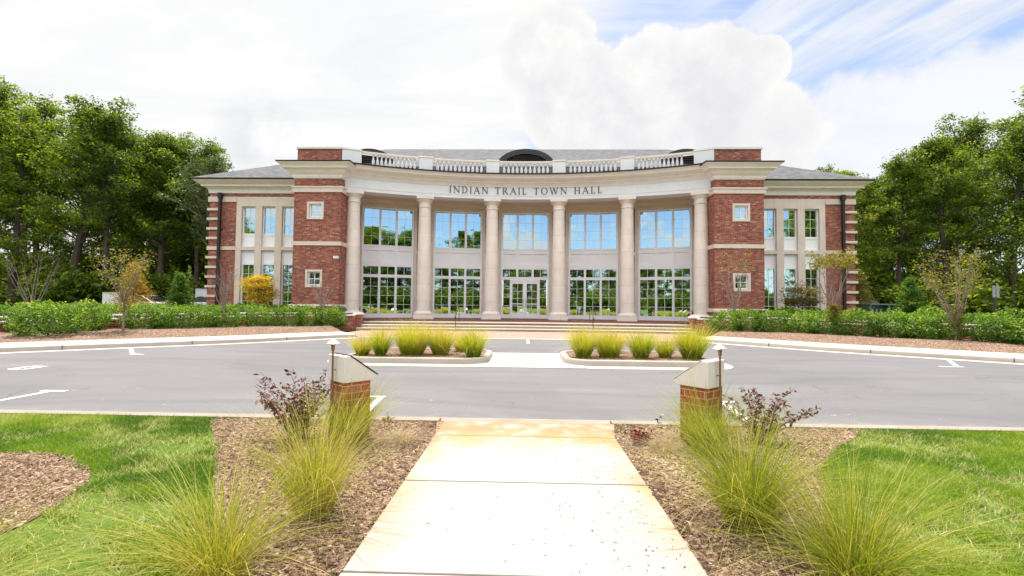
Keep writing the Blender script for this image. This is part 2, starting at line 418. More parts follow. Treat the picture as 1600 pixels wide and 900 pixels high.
# ------------------------------------------------------------------ ground
def structure(o): o['kind'] = 'structure'; return o
def sheet(name, poly, z, mat):
    return structure(MB().quad(*[(x, y, z) for x, y in poly]).build(name, mat, fixn=False))
def signed(poly):
    a = sum(poly[i][0]*poly[(i+1)%len(poly)][1]-poly[(i+1)%len(poly)][0]*poly[i][1] for i in range(len(poly)))
    return poly if a > 0 else poly[::-1]
sheet('ground', [(-900,-900),(900,-900),(900,900),(-900,900)], -.14, 'rough_ground')
structure(MB().prism([(-70,6.02),(70,6.02),(70,23),(-70,23)], -.1, 0, False).build('road', 'asphalt'))

# far kerb line (half, mirrored): x outward from the plaza corner
half = [(7.7,20.75),(8.5,20.1),(9.6,18.75),(10.9,17.25),(12.2,16.1),(13.6,14.95),(15.2,13.5),(17.0,11.8),(19.5,9.6),(23,7.4),(30,6.4)]
def smooth_line(p, it=2):
    for _ in range(it):
        q = [p[0]]
        for a, b in zip(p[:-1], p[1:]):
            q += [(a[0]*.75+b[0]*.25, a[1]*.75+b[1]*.25), (a[0]*.25+b[0]*.75, a[1]*.25+b[1]*.75)]
        p = q + [p[-1]]
    return p
half = smooth_line(half)
def offset(line, d):            # positive = away from the road (outer side)
    out = []
    for i, (x, y) in enumerate(line):
        a, b = line[max(i-1,0)], line[min(i+1,len(line)-1)]
        tx, ty = b[0]-a[0], b[1]-a[1]; l = math.hypot(tx, ty); out.append((x - ty/l*d, y + tx/l*d))
    return out
# normal (-ty,tx): for line heading right/down this points up-right = outward
for sx, nm in ((-1, 'l'), (1, 'r')):
    def pts(d, z): return [(sx*x, y, z) for x, y in offset(half, d)]
    kb = MB().rings([pts(0, -.05), pts(.015, .118), pts(.03, .143), pts(.06, .152), pts(.2, .154), pts(.2, -.05)], False)
    structure(kb.build('kerb', 'kerb_concrete', smooth=True))
    structure(MB().rings([pts(-.42, .006), pts(0, .012)], False).build('gutter', 'sidewalk'))
    sw = MB().rings([pts(.206, -.05), pts(.206, .15), pts(2.05, .165), pts(2.05, .0)], False)
    structure(sw.build('sidewalk', 'sidewalk'))
    # expansion joints in kerb: dark strips
    L = offset(half, 0)
    bed = []
    for d in np.linspace(2.0, 9.5, 16):
        row = []
        for x, y in offset(half, d):
            h = .15 + .20*min(1, (d-2)/2.0) + (.06*(vnoise(x, y, .9, 3)-.5)*min(1,(d-2)/.4))
            row.append((sx*x, y, h))
        bed.append(row)
    structure(MB().rings(bed, False).build('mulch_bed', 'mulch', smooth='all'))
    back = [(sx*x, y) for x, y in offset(half, 6.5)][4:]
    poly = [(sx*8.2, 27.6)] + back + [(sx*120, 6), (sx*120, 140), (sx*8.2, 140)]
    structure(MB().prism(signed(poly), -.1, .29, False).build('rear_ground', 'rough_ground'))
    structure(MB().prism(signed([(sx*24.2,35.2),(sx*110,30),(sx*110,120),(sx*24.2,120)]), .2, .58, False).build('bank', 'rough_ground'))
# kerb joints: thin dark-coloured strips across the kerb
kj = MB()
for sx in (-1, 1):
    acc = 0; L = half
    for (a, b) in zip(L[:-1], L[1:]):
        l = math.hypot(b[0]-a[0], b[1]-a[1]); acc += l
        if acc > 3.0:
            acc = 0; tx, ty = (b[0]-a[0])/l, (b[1]-a[1])/l; nx, ny = -ty, tx
            q = [(b[0]+u*tx+v*nx, b[1]+u*ty+v*ny) for u, v in ((-.008,-.004),(.008,-.004),(.008,.215),(-.008,.215))]
            kj.prism([(sx*x, y) for x, y in q], .012, .1545)
structure(kj.build('kerb_joint', 'dark_soil'))

# plaza, porch, steps
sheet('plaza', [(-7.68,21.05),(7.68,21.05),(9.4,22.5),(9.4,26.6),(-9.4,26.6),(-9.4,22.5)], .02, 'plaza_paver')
structure(MB().prism([(-7.69,20.72),(7.69,20.72),(7.69,21.04),(-7.69,21.04)], -.02, .024).build('plaza_edging', 'sidewalk'))

# near side: kerb, verge, walk
structure(MB().xprism([(6.02,-.05),(6.00,.10),(5.96,.115),(5.80,.118),(5.80,-.05)], -70, -1.08).build('kerb', 'near_kerb'))
structure(MB().xprism([(6.02,-.05),(6.00,.10),(5.96,.115),(5.80,.118),(5.80,-.05)], 1.12, 70).build('kerb', 'near_kerb'))
structure(MB().prism([(-70,6.025),(70,6.025),(70,6.42),(-70,6.42)], -.02, .005).build('gutter', 'near_kerb'))
structure(MB().prism([(-70,-110),(70,-110),(70,5.795),(-70,5.795)], -.1, .085).build('lawn', 'lawn'))
wk = MB()
for y0, y1 in ((-3.6,-.02),(0,2.542),(2.56,3.856),(3.874,5.186)):
    wk.prism([(-1.0,y0),(1.03,y0),(1.03,y1),(-1.0,y1)], .06, .112)
wk.prism([(-1.0,5.202),(1.03,5.202),(1.14,5.80),(-1.1,5.80)], .06, .112)
wk.xprism([(5.81,.0),(5.81,.108),(6.02,.027),(6.02,.0)], -1.075, 1.115)
structure(wk.build('walkway', 'walk_concrete', bevel=.006))
structure(MB().prism([(-.99,-3.6),(1.02,-3.6),(1.02,5.8),(-.99,5.8)], .0855, .0865).build('walkway_base', 'dark_soil'))

MUL_L = [(-1.0,5.795),(-3.95,5.795),(-3.82,5.5),(-3.45,5.05),(-3.15,4.62),(-2.75,4.05),(-2.2,3.24),(-1.78,2.5),(-1.65,1.5),(-1.6,-3),(-1.0,-3)]
MUL_R = [(1.03,5.795),(4.15,5.795),(3.9,5.5),(3.5,5.15),(3.16,4.8),(2.75,4.35),(2.45,3.8),(2.2,3.4),(2.06,2.95),(2.0,1.5),(1.95,-3),(1.03,-3)]
CIR = lambda cx, cy, r, k: [(cx+r*(1+.05*math.sin(3*t+k))*math.cos(t), cy+r*(1+.05*math.sin(2*t+k))*math.sin(t)) for t in np.linspace(0, 2*math.pi, 40, endpoint=False)]
BED_L = CIR(-5.02, 2.72, 1.66, 0); BED_R = CIR(5.42, 2.9, 1.62, 1)
for p in (MUL_L, MUL_R, BED_L, BED_R):
    structure(MB().prism(signed([tuple(map(float,q)) for q in p]), .06, .094, False).build('mulch_bed', 'mulch'))

# bark chips lying on the near beds
def scatter(poly, dens):
    xs = [p[0] for p in poly]; ys = [p[1] for p in poly]; x0,x1,y0,y1 = min(xs),max(xs),max(min(ys),.8),max(ys)
    n = int((x1-x0)*(y1-y0)*dens); x = rng.uniform(x0,x1,n); y = rng.uniform(y0,y1,n); k = inpoly(x,y,poly)
    return x[k], y[k]
def chips(name, polys, dens, z0):
    X, Y = [np.concatenate(a) for a in zip(*[scatter(p, dens) for p in polys])]; n = len(X)
    L = rng.gamma(3.0, .0072, n).clip(.008,.07); W = (L*rng.uniform(.14,.38,n)).clip(.003,.014); a = rng.uniform(0,2*math.pi,n)
    tilt = rng.normal(0,.38,n); roll = rng.normal(0,.5,n)
    c,s = np.cos(a),np.sin(a); ux = np.stack([c*np.cos(tilt),s*np.cos(tilt),np.sin(tilt)],1); vx = np.stack([-s*np.cos(roll),c*np.cos(roll),np.sin(roll)],1)
    up = np.cross(ux, vx); th = (.15+.2*rng.random(n))*W
    big = vnoise(X,Y,1.3,5)
    P = np.stack([X,Y,z0+.004+rng.random(n)*.022*(.4+big)],1)
    A = ux*L[:,None]*.5; B = vx*W[:,None]*.5; H = up*th[:,None]
    V = np.stack([P-A*1.0-B, P+A*.8-B*.7, P+A+B, P-A*.85+B, P-A*.95-B*.8+H, P+A*.75-B*.6+H, P+A*.9+B*.8+H, P-A*.8+B*.8+H],1).reshape(-1,3)
    o = (np.arange(n)*8)[:,None,None]
    F = (o+np.array([[4,5,6,7],[0,1,5,4],[1,2,6,5],[2,3,7,6],[3,0,4,7]])[None]).reshape(-1,4)
    ed = np.minimum(np.abs(np.abs(X-.015)-1.015)/.28, 1.0)
    t = np.clip(rng.beta(2.2,2,n) + (vnoise(X,Y,1.1,9)-.5)*.45 - .32*(1-ed)*(vnoise(X,Y,2.3,12) > .35), 0, 1)
    o = np_mesh(name, V, F, ['bark_chip'], np.repeat(t,5)); tag(o, 'loose brown bark chips covering the planting beds by the walk', 'bark chips', kind='stuff')
chips('bark_mulch', [MUL_L, MUL_R, BED_L, BED_R], 3600, .094)

# lawn blades
def lawn_blades(name, region, holes, n, seed, lab):
    xs = [p[0] for p in region]; ys = [p[1] for p in region]
    x = rng.uniform(min(xs),max(xs),n); y = rng.uniform(min(ys),max(ys),n)
    wob = (vnoise(x,y,4,seed)-.5)*.12
    k = inpoly(x,y,region)
    for h in holes: k &= ~inpoly(x+wob,y+wob,h)
    x,y = x[k],y[k]; 
    pat = vnoise(x,y,1.25,seed+1)*.6+vnoise(x,y,3.4,seed+2)*.4; dry = vnoise(x*.8-y*.5,y+x*.4,1.9,seed+3)*.65+vnoise(x,y,6,seed+4)*.35
    thin = rng.random(len(x)) > np.clip((dry-.58)*6,0,.93); x,y,pat,dry = x[thin],y[thin],pat[thin],dry[thin]; n = len(x)
    h = rng.uniform(.035,.08,n)*(.65+.7*pat); base = np.stack([x,y,np.full(n,.083)],1)
    V,F = blades(base,h,rng.uniform(0,2*math.pi,n)+0*h,rng.uniform(.15,1.3,n),rng.uniform(0,.35,n),rng.uniform(.0045,.0075,n),2)
    t = -.16+.95*pat+rng.normal(0,.12,n)
    strawy = rng.random(n) < np.clip((dry-.50)*3.0,.02,.8); t = np.where(strawy, rng.uniform(.68,1.0,n), t)
    o = np_mesh(name, V, F, ['blade_lawn'], np.repeat(np.clip(t,0,1),2)); tag(o, lab, 'grass', kind='stuff')
lawn_blades('lawn_grass', [(-8.3,1.5),(-1.6,1.5),(-1.6,5.79),(-8.3,5.79)], [MUL_L, BED_L], 330000, 20, 'green mown lawn with straw patches left of the walk')
lawn_blades('lawn_grass', [(2.0,1.5),(8.3,1.5),(8.3,5.79),(2.0,5.79)], [MUL_R, BED_R], 330000, 50, 'green mown lawn with pale straw streaks right of the walk')

# crumbs of cut grass and bark on the walk
n = 420; x = np.where(rng.random(n) < .8, rng.beta(2.6,1.2,n)*1.25-.28, rng.uniform(-.95,1.0,n)); y = rng.uniform(2.3,5.3,n)
L = rng.uniform(.008,.036,n); a = rng.normal(.4,.7,n); W = L*.26
ux = np.stack([np.cos(a),np.sin(a),rng.normal(0,.12,n)],1)*L[:,None]*.5; vx = np.stack([-np.sin(a),np.cos(a),0*a],1)*W[:,None]*.5
P = np.stack([x,y,np.full(n,.1155)],1); V = np.stack([P-ux,P-vx,P+ux,P+vx],1).reshape(-1,3)
tag(np_mesh('grass_clippings', V, np.arange(4*n).reshape(-1,4), ['crumb'], rng.random(n)), 'dark bits of bark and cut grass scattered on the walk', 'debris', kind='stuff')

# painted lines
def line(a, b, w, mb):
    dx,dy = b[0]-a[0],b[1]-a[1]; l = math.hypot(dx,dy); nx,ny = -dy/l*w/2,dx/l*w/2
    mb.quad((a[0]+nx,a[1]+ny,.0045),(b[0]+nx,b[1]+ny,.0045),(b[0]-nx,b[1]-ny,.0045),(a[0]-nx,a[1]-ny,.0045))
pm = MB()
for a, b in (((-8.25,6.5),(-8.25,7.72)),((-8.45,7.80),(-8.0,7.80)),((-11.75,10.12),(-11.42,10.12)),((-11.75,10.12),(-11.75,10.55)),((-11.75,10.60),(-11.42,10.60)),((-11.42,10.07),(-11.42,10.65)),
             ((-13.0,14.75),(-11.75,13.4)),((-11.75,13.32),(-11.25,13.2)),((13.2,14.6),(12.05,13.08)),((12.15,13.0),(11.5,13.0)),
             ((3.3,7.72),(3.12,6.45)),((3.26,7.80),(3.55,7.80)),((-2.42,7.7),(-2.3,6.6)),((-2.66,7.76),(-2.36,7.76)),((.16,20.6),(.16,18.7)),((5.1,12.5),(5.5,12.9))):
    line(a, b, .10, pm)
structure(pm.build('road_marking', 'road_paint', fixn=False))

# islands
def island(x0, x1, yf, yb, inner):     # inner = +1 if the walk lies on its right
    r = .7
    def rr(d):
        xa,xb,ya,yb2 = x0+d,x1-d,yf+d,yb-d; q = max(.05, r-d); P = []
        for cx,cy,t0 in ((xb-q,ya+q,-90),(xb-q,yb2-q,0),(xa+q,yb2-q,90),(xa+q,ya+q,180)):
            P += [(cx+q*math.cos(R_(t0+k*15)), cy+q*math.sin(R_(t0+k*15))) for k in range(7)]
        return P
    L = lambda d,z: [(x,y,z) for x,y in rr(d)]
    structure(MB().rings([L(-.02,-.05),L(-.005,.118),L(.012,.143),L(.05,.152),L(.16,.152),L(.17,.05)]).build('island_kerb','kerb_concrete',smooth=True))
    structure(MB().prism(rr(.168), .0, .135, False).build('mulch_bed','mulch'))
    structure(MB().rings([L(-.5,.004),L(-.02,.010)]).build('gutter','kerb_concrete'))
island(-4.95,-.98,12.05,14.75,1); island(1.10,5.15,12.05,14.75,-1)
structure(MB().prism([(-1.45,11.56),(1.58,11.56),(1.58,14.95),(-1.45,14.95)], -.02, .0135).build('crossing_walk','sidewalk'))

# ------------------------------------------------------------------ town hall
H = empty('town_hall', (0,30,0), label='two storey red brick town hall with concave white columned entrance', cat='building')
hm = Matrix.Translation((0,-30,0))
YC, RC = 3.46, 30.1
def part(mb, name, mat, par=H, **k):
    o = mb.build(name, mat, par, **k)
    if par is H: o.location = (0,-30,0)
    return o
def arc(r, a): return (r*math.sin(R_(a)), YC + r*math.cos(R_(a)))
def arcsweep(prof, a0, a1, n, closed=True):
    mb = MB(); loops = []
    for a in np.linspace(a0, a1, n+1):
        loops.append([(*arc(r, a), z) for r, z in prof])
    mb.rings(loops, closed_loop=closed)
    if closed:
        k = len(prof); mb.f += [tuple(range(k)), tuple(range(len(mb.v)-k, len(mb.v)))]
    return mb

# porch floor and steps (arcs of a wide radius)
YS = -47.5
def sarc(r, x): return (x, YS + math.sqrt(r*r - x*x))
def step_poly(r0, r1, xm=9.62):
    xs = np.linspace(-xm, xm, 25); return [sarc(r0, x) for x in xs] + [sarc(r1, x) for x in xs[::-1]]
pf = MB().prism([sarc(74.93, x) for x in np.linspace(-9.62,9.62,25)] + [(9.62,33.5),(12.2,33.5),(12.2,37),(-12.2,37),(-12.2,33.5),(-9.62,33.5)], 0, .44)
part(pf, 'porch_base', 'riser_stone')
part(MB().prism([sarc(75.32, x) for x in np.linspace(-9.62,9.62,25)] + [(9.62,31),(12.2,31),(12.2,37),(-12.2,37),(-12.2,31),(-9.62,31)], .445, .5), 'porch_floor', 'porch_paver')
for i, (r, z) in enumerate(((74.90,.5),(74.42,.333),(73.94,.167))):
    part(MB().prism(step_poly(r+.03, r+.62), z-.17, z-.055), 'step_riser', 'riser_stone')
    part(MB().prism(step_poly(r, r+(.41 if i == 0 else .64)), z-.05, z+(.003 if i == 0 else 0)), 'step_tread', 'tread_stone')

# columns
shaft = [(.50,1.08),(.508,2.2),(.50,3.6),(.475,5.2),(.445,6.8),(.42,8.35),(.418,8.5)]
cap = [(.418,8.505),(.46,8.53),(.47,8.57),(.455,8.6),(.425,8.62),(.425,8.86),(.46,8.90),(.52,8.97),(.575,9.05),(.59,9.09)]
base = [(.66,.80),(.685,.84),(.69,.90),(.66,.96),(.60,.985),(.575,1.0),(.57,1.03),(.53,1.05),(.51,1.075)]
proto = None
for a in (-23.35,-14.05,-4.7,4.7,14.05,23.35):
    x, y = arc(RC, a)
    if proto is None:
        c = MB().lathe(shaft, 40).build('column', 'column_stone', H, smooth=True)
        b = MB().lathe(base, 40).box(-.70,.70,-.70,.70,.48,.795).build('column_base', 'column_stone', c, smooth=True)
        k = MB().lathe(cap, 40).box(-.61,.61,-.61,.61,9.095,9.275).build('column_capital', 'column_stone', c, smooth=True)
        proto = c
    else: c = copy_tree(proto, H)
    c.location = (x, y-30, 0); c.rotation_euler = (0,0,R_(-a))

RF = 29.6
def P(*uz): return [(RF-u, z) for u, z in uz]
ent = P((-1.0,9.28),(0,9.28),(0,9.49),(.03,9.5),(.035,9.56),(.0,9.57),(.0,10.12),(.05,10.14),(.06,10.20),(-1.0,10.20))
part(arcsweep(ent, -24.9, 24.9, 60), 'entablature', 'trim_white', smooth=True)
corn = P((-1.0,10.205),(.07,10.205),(.10,10.27),(.2,10.36),(.24,10.40),(.30,10.41),(.30,10.50),(.42,10.53),(.56,10.60),(.60,10.64),(.66,10.66),(.70,10.78),(.80,10.86),(.82,10.88),(-1.0,10.88))
part(arcsweep(corn, -25.3, 25.3, 60), 'entablature_cornice', 'cornice_paint', smooth=True)
part(arcsweep(P((.0,10.884),(.86,10.884),(.88,10.97),(.0,10.97)), -25.4, 25.4, 60), 'gutter_edge', 'bronze')
# soffit and roof deck
for z0, z1, nm, mt in ((9.40,9.5,'portico_ceiling','soffit'),(10.60,10.86,'portico_deck','shingles')):
    prof = [(29.7 if z0 > 10 else 30.5,z0),(33.2,z0),(33.2,z1),(29.7 if z0 > 10 else 30.5,z1)]
    part(arcsweep(prof, -23.4, 23.4, 40), nm, mt)

# lettering on the frieze: outlined capitals, 30 mm thick
def bar(p, q, w):
    dx,dy = q[0]-p[0],q[1]-p[1]; l = math.hypot(dx,dy); nx,ny = -dy/l*w/2,dx/l*w/2
    return [(p[0]-nx,p[1]-ny),(q[0]-nx,q[1]-ny),(q[0]+nx,q[1]+ny),(p[0]+nx,p[1]+ny)]
def rect(x0,y0,x1,y1): return [(x0,y0),(x1,y0),(x1,y1),(x0,y1)]
def bowl(cx,cy,rx,ry,t0,t1,thick,thin,n=14):
    out = []; T = np.linspace(R_(t0),R_(t1),n+1)
    for a,b in zip(T[:-1],T[1:]):
        f = lambda t: thin+(thick-thin)*abs(math.cos(t))
        o = lambda t,k: (cx+(rx-k*f(t))*math.cos(t), cy+(ry-k*f(t)*.8)*math.sin(t))
        out.append([o(a,0),o(b,0),o(b,1),o(a,1)])
    return out
TK, TN, SF = .135, .065, .05
def serif(x, y, w=.30): return rect(x-w/2, y, x+w/2, y+SF)
GL = {
 'I': (.36, [rect(.18-TK/2,0,.18+TK/2,1), serif(.18,0), serif(.18,1-SF)]),
 'N': (.98, [rect(.14,0,.14+TN,1), rect(.80,0,.80+TN,1), bar((.15,.97),(.83,.05),TK), serif(.17,0,.26), serif(.15,1-SF,.28), serif(.83,1-SF,.26)]),
 'D': (.92, [rect(.14,0,.14+TK,1), serif(.16,0,.26), serif(.16,1-SF,.26)] + bowl(.34,.5,.50,.5,-90,90,TK,TN) + [rect(.2,0,.36,TN*.8), rect(.2,1-TN*.8,.36,1)]),
 'A': (.94, [bar((.12,0),(.47,.99),TN), bar((.45,1.0),(.83,0),TK), rect(.24,.33,.68,.33+TN*.9), serif(.12,0,.26), serif(.83,0,.28)]),
 'T': (.82, [rect(.41-TK/2,0,.41+TK/2,1), serif(.41,0), rect(.04,1-.06,.78,1), rect(.04,.80,.09,1), rect(.73,.80,.78,1)]),
 'R': (.90, [rect(.14,0,.14+TK,1), serif(.2,0,.28), serif(.16,1-SF,.26), rect(.2,1-TN*.8,.42,1), rect(.2,.46,.42,.46+TN*.8), bar((.42,.48),(.80,.02),TK), serif(.82,0,.24)] + bowl(.42,.73,.26,.27,-90,90,TK,TN)),
 'L': (.74, [rect(.14,0,.14+TK,1), serif(.2,0,.28), serif(.2,1-SF,.30), rect(.2,0,.66,.06), rect(.61,0,.67,.24)]),
 'O': (1.06, bowl(.53,.5,.47,.52,0,360,TK,TN,28)),
 'W': (1.30, [bar((.12,.98),(.40,.0),TK), bar((.39,.02),(.63,.98),TN), bar((.62,.98),(.90,.0),TK), bar((.89,.02),(1.17,.98),TN), serif(.13,1-SF,.28), serif(.62,1-SF,.26), serif(1.17,1-SF,.26)]),
 'H': (.98, [rect(.14,0,.14+TK,1), rect(.72,0,.72+TK,1), rect(.2,.47,.8,.47+TN), serif(.205,0,.27), serif(.205,1-SF,.27), serif(.785,0,.27), serif(.785,1-SF,.27)]),
}
txt = 'INDIAN TRAIL TOWN HALL'; adv = []; x = 0
for ch in txt:
    if ch == ' ': x += .72; continue
    adv.append((ch, x)); x += GL[ch][0] + .205
tot = x - .205; hgt = .50; kx = 11.12/tot
lt = MB(); xw = -11.12/2
for ch, x0 in adv:
    for i, poly in enumerate(GL[ch][1]):
        rr0, rr1 = RF-.006, RF-.034-.0011*(i % 9)
        n = len(poly); vs = []
        for r in (rr0, rr1):
            for px, py in poly:
                a = ((x0+px)*kx + xw - .02)/RF; vs.append((r*math.sin(a), YC+r*math.cos(a), 9.635+py*hgt))
        lt.add(vs, [tuple(range(n)), tuple(range(2*n-1,n-1,-1))] + [(j,j+n,(j+1)%n+n,(j+1)%n) for j in range(n)])
part(lt, 'lettering', 'letter_bronze')

# balustrade
bal = empty('balustrade'); bal.parent = H; bal.location = (0,-30,0)
RB = 29.55
part(arcsweep([(RB-.16,10.972),(RB+.16,10.972),(RB+.16,11.12),(RB-.16,11.12)], -24.2, 24.2, 60), 'bottom_rail', 'trim_white', bal)
part(arcsweep([(RB-.17,11.86),(RB+.17,11.86),(RB+.20,11.93),(RB+.20,12.02),(RB-.20,12.02),(RB-.20,11.93)], -24.2, 24.2, 60), 'top_rail', 'cornice_paint', bal)
cols = (-23.35,-14.05,-4.7,4.7,14.05,23.35)
for a in cols:
    h = 1.0 if abs(a) < 20 else 1.35
    aa = a + (math.copysign(.45, a) if abs(a) > 20 else 0); w = .93/RB*28.65*h
    part(arcsweep([(RB-.27,10.974),(RB+.27,10.974),(RB+.27,11.96),(RB-.27,11.96)], aa-w, aa+w, 6), 'pier', 'trim_white', bal)
    part(arcsweep([(RB-.31,11.965),(RB+.31,11.965),(RB+.31,12.07),(RB-.31,12.07)], aa-w-.05, aa+w+.05, 6), 'pier_cap', 'cornice_paint', bal)
bp = None
prof = [(.085,11.12),(.085,11.17),(.055,11.19),(.07,11.26),(.098,11.36),(.092,11.46),(.06,11.60),(.048,11.70),(.062,11.73),(.05,11.76),(.085,11.80),(.085,11.865)]
for a0, a1 in zip(cols[:-1], cols[1:]):
    lo = a0 + (1.75 if a0 < -20 else 1.0); hi = a1 - (1.75 if a1 > 20 else 1.0)
    for a in np.linspace(lo, hi, 13)[1:-1]:
        if bp is None: bp = b = MB().lathe(prof, 12).build('baluster', 'trim_white', bal, smooth=True)
        else: b = copy_tree(bp, bal)
        x, y = arc(RB, a); b.location = (x, y, 0)

# walls with openings
def wall(mb, x0, x1, z0, z1, y, holes, depth=.3):
    """front face (facing -y) at y with rectangular holes and their reveals"""
    xs = sorted({x0,x1,*[h[0] for h in holes],*[h[1] for h in holes]}); zs = sorted({z0,z1,*[h[2] for h in holes],*[h[3] for h in holes]})
    for a,b in zip(xs[:-1],xs[1:]):
        for c,d in zip(zs[:-1],zs[1:]):
            if any(h[0]-1e-6<=a and b<=h[1]+1e-6 and h[2]-1e-6<=c and d<=h[3]+1e-6 for h in holes): continue
            mb.quad((a,y,c),(b,y,c),(b,y,d),(a,y,d))
    for a,b,c,d in holes:
        yb = y+depth
        mb.quad((a,y,c),(a,y,d),(a,yb,d),(a,yb,c)); mb.quad((b,y,c),(b,yb,c),(b,yb,d),(b,y,d))
        mb.quad((a,y,c),(a,yb,c),(b,yb,c),(b,y,c)); mb.quad((a,y,d),(b,y,d),(b,yb,d),(a,yb,d))
def panes(mb, x0, x1, z0, z1, y, nc, nr, gap=.0):
    """one glass sheet per lite, each set a hair out of true"""
    for i in range(nc):
        for j in range(nr):
            a,b = x0+(x1-x0)*i/nc, x0+(x1-x0)*(i+1)/nc; c,d = z0+(z1-z0)*j/nr, z0+(z1-z0)*(j+1)/nr
            t = rng.normal(0,.0011,2)
            mb.quad((a,y-t[0]-t[1],c),(b,y+t[0]-t[1],c),(b,y+t[0]+t[1],d),(a,y-t[0]+t[1],d))
def muntins(mb, x0, x1, z0, z1, y, nc, nr, w=.03, d=.025):
    for i in range(1,nc):
        x = x0+(x1-x0)*i/nc; mb.box(x-w/2,x+w/2,y-d,y+.012,z0,z1)
    for j in range(1,nr):
        z = z0+(z1-z0)*j/nr; mb.box(x0,x1,y-d+.003,y+.010,z-w/2,z+w/2)

# portico back wall: five flat bays, each with brick flanks, stone surround, window
RW = 32.5; HW = RW*math.cos(R_(4.68))
def bay(ang, door):
    e = empty('portico_bay'); e.parent = H
    x, y = arc(HW+.0, ang); e.location = (x, y-30, 0); e.rotation_euler = (0,0,R_(-ang))
    return e
for ang in (-18.72,-9.36,0,9.36,18.72):
    x, y = arc(HW, ang); M_ = Matrix.Translation((x, y-30, 0)) @ Matrix.Rotation(R_(-ang), 4, 'Z')
    def put(mb, name, mat, par=None, **k):
        o = mb.build(name, mat, par or H, **k)
        if par is None: o.matrix_local = M_
        return o
    w = RW*math.sin(R_(4.68)); door = ang == 0
    bw = MB(); wall(bw, -w, w, .3, 10.9, 0, [(-2.12,2.12,.5,9.06)], .25); put(bw, 'back_wall', 'brick')
    [put(MB().box(a,b,-.06,.0,5.42,5.68), 'stone_band', 'limestone') for a,b in ((-w,-2.13),(2.13,w))]
    [put(MB().box(a,b,-.07,-.003,1.22,1.42), 'water_table', 'limestone') for a,b in ((-w,-2.13),(2.13,w))]
    put(MB().box(-w,w,-.14,-.004,9.07,9.42), 'beam', 'soffit')
    put(MB().box(-2.14,-1.91,-.05,.25,.5,9.06).box(1.91,2.14,-.05,.25,.5,9.06).box(-1.91,1.91,-.045,.25,8.86,9.06), 'stone_surround', 'limestone')
    F = MB(); GS = []
    def pn(*a):
        g = MB(); panes(g,*a); GS.append(g)
    yy = .12; W = 1.90
    xs = [(-1.76,-.69),(-.52,.52),(.69,1.76)]
    # frame: stiles and rails
    for a,b in ((-W,-1.76),(1.76,W)): F.box(a,b,0,.2,.6,8.85)
    for a,b in ((-.69,-.52),(.52,.69)):
        if door: F.box(a,b,.002,.2,3.52,8.85)
        else: F.box(a,b,.002,.2,.72,8.85)
    for z0,z1 in ((8.73,8.85),(5.86,5.98),(4.36,4.66),(3.54,3.76)): F.box(-1.76,1.76,.004,.2,z0,z1)
    F.box(-W,W,.001,.2,.50,.6)
    if not door: F.box(-1.76,1.76,.004,.2,.601,.82)
    for a,b in xs:
        F.box(a,b,.10,.2,4.665,5.855)
        for c,d,e2,f2 in ((a,b,4.665,4.72),(a,b,5.58,5.855),(a,a+.05,4.72,5.58),(b-.05,b,4.72,5.58)): F.box(c,d,.03,.099,e2,f2)
        pn(a,b,5.98,8.73,yy,2,4); muntins(F,a,b,5.98,8.73,yy,2,4,.013,.012)
        pn(a,b,3.76,4.36,yy,2,1); muntins(F,a,b,3.76,4.36,yy,2,1,.027)
        if not door: pn(a,b,.82,3.54,yy,2,4); muntins(F,a,b,.82,3.54,yy,2,4,.027)
    if door:
        for s in (-1,1):
            F.box(s*1.76,s*1.18,.004,.2,.601,.80); F.box(s*1.18,s*1.13,.003,.2,.601,3.52)
            a,b = (s*1.70,s*1.18) if s < 0 else (1.18,1.70)
            a,b = min(a,b),max(a,b); pn(a,b,.80,3.54,yy,1,4); muntins(F,a,b,.80,3.54,yy,1,4,.027)
        F.box(-1.13,1.13,.003,.2,3.40,3.54)
    fo = put(F,'window','frame_white'); [put(g,'pane','window_glass',fo) for g in GS]
    if door:
        for s in (-1,1):
            D = MB(); GG = MB(); x0,x1 = (-1.12,-.008) if s < 0 else (.008,1.12)
            D.box(x0,x0+.15,.03,.09,.61,3.39).box(x1-.15,x1,.03,.09,.61,3.39).box(x0+.15,x1-.15,.03,.09,.61,.90).box(x0+.15,x1-.15,.03,.09,3.22,3.39).box(x0+.15,x1-.15,.028,.09,1.60,1.68)
            panes(GG,x0+.15,x1-.15,.90,3.22,.06,2,4); muntins(D,x0+.15,x1-.15,.90,3.22,.06,2,4,.03,.02)
            d = put(D,'door','frame_white'); put(GG,'pane','window_glass',d)
            hx = -.09 if s < 0 else .09
            put(MB().tube([(hx,-.03,1.35),(hx,-.03,2.05)],.018).tube([(hx,-.03,1.4),(hx,.03,1.4)],.012).tube([(hx,-.03,2.0),(hx,.03,2.0)],.012),'handle','rim_metal',d)

def rect_rings(x0,x1,y0,y1,prof,close=True):
    mb = MB(); loops = [[(x0-u,y1,z),(x0-u,y0-u,z),(x1+u,y0-u,z),(x1+u,y1,z)] for u,z in prof]
    mb.rings(loops, closed_loop=False, closed_prof=close)
    k = len(prof)
    mb.f.append(tuple(j*4 for j in range(k))); mb.f.append(tuple(j*4+3 for j in range(k)))
    return mb

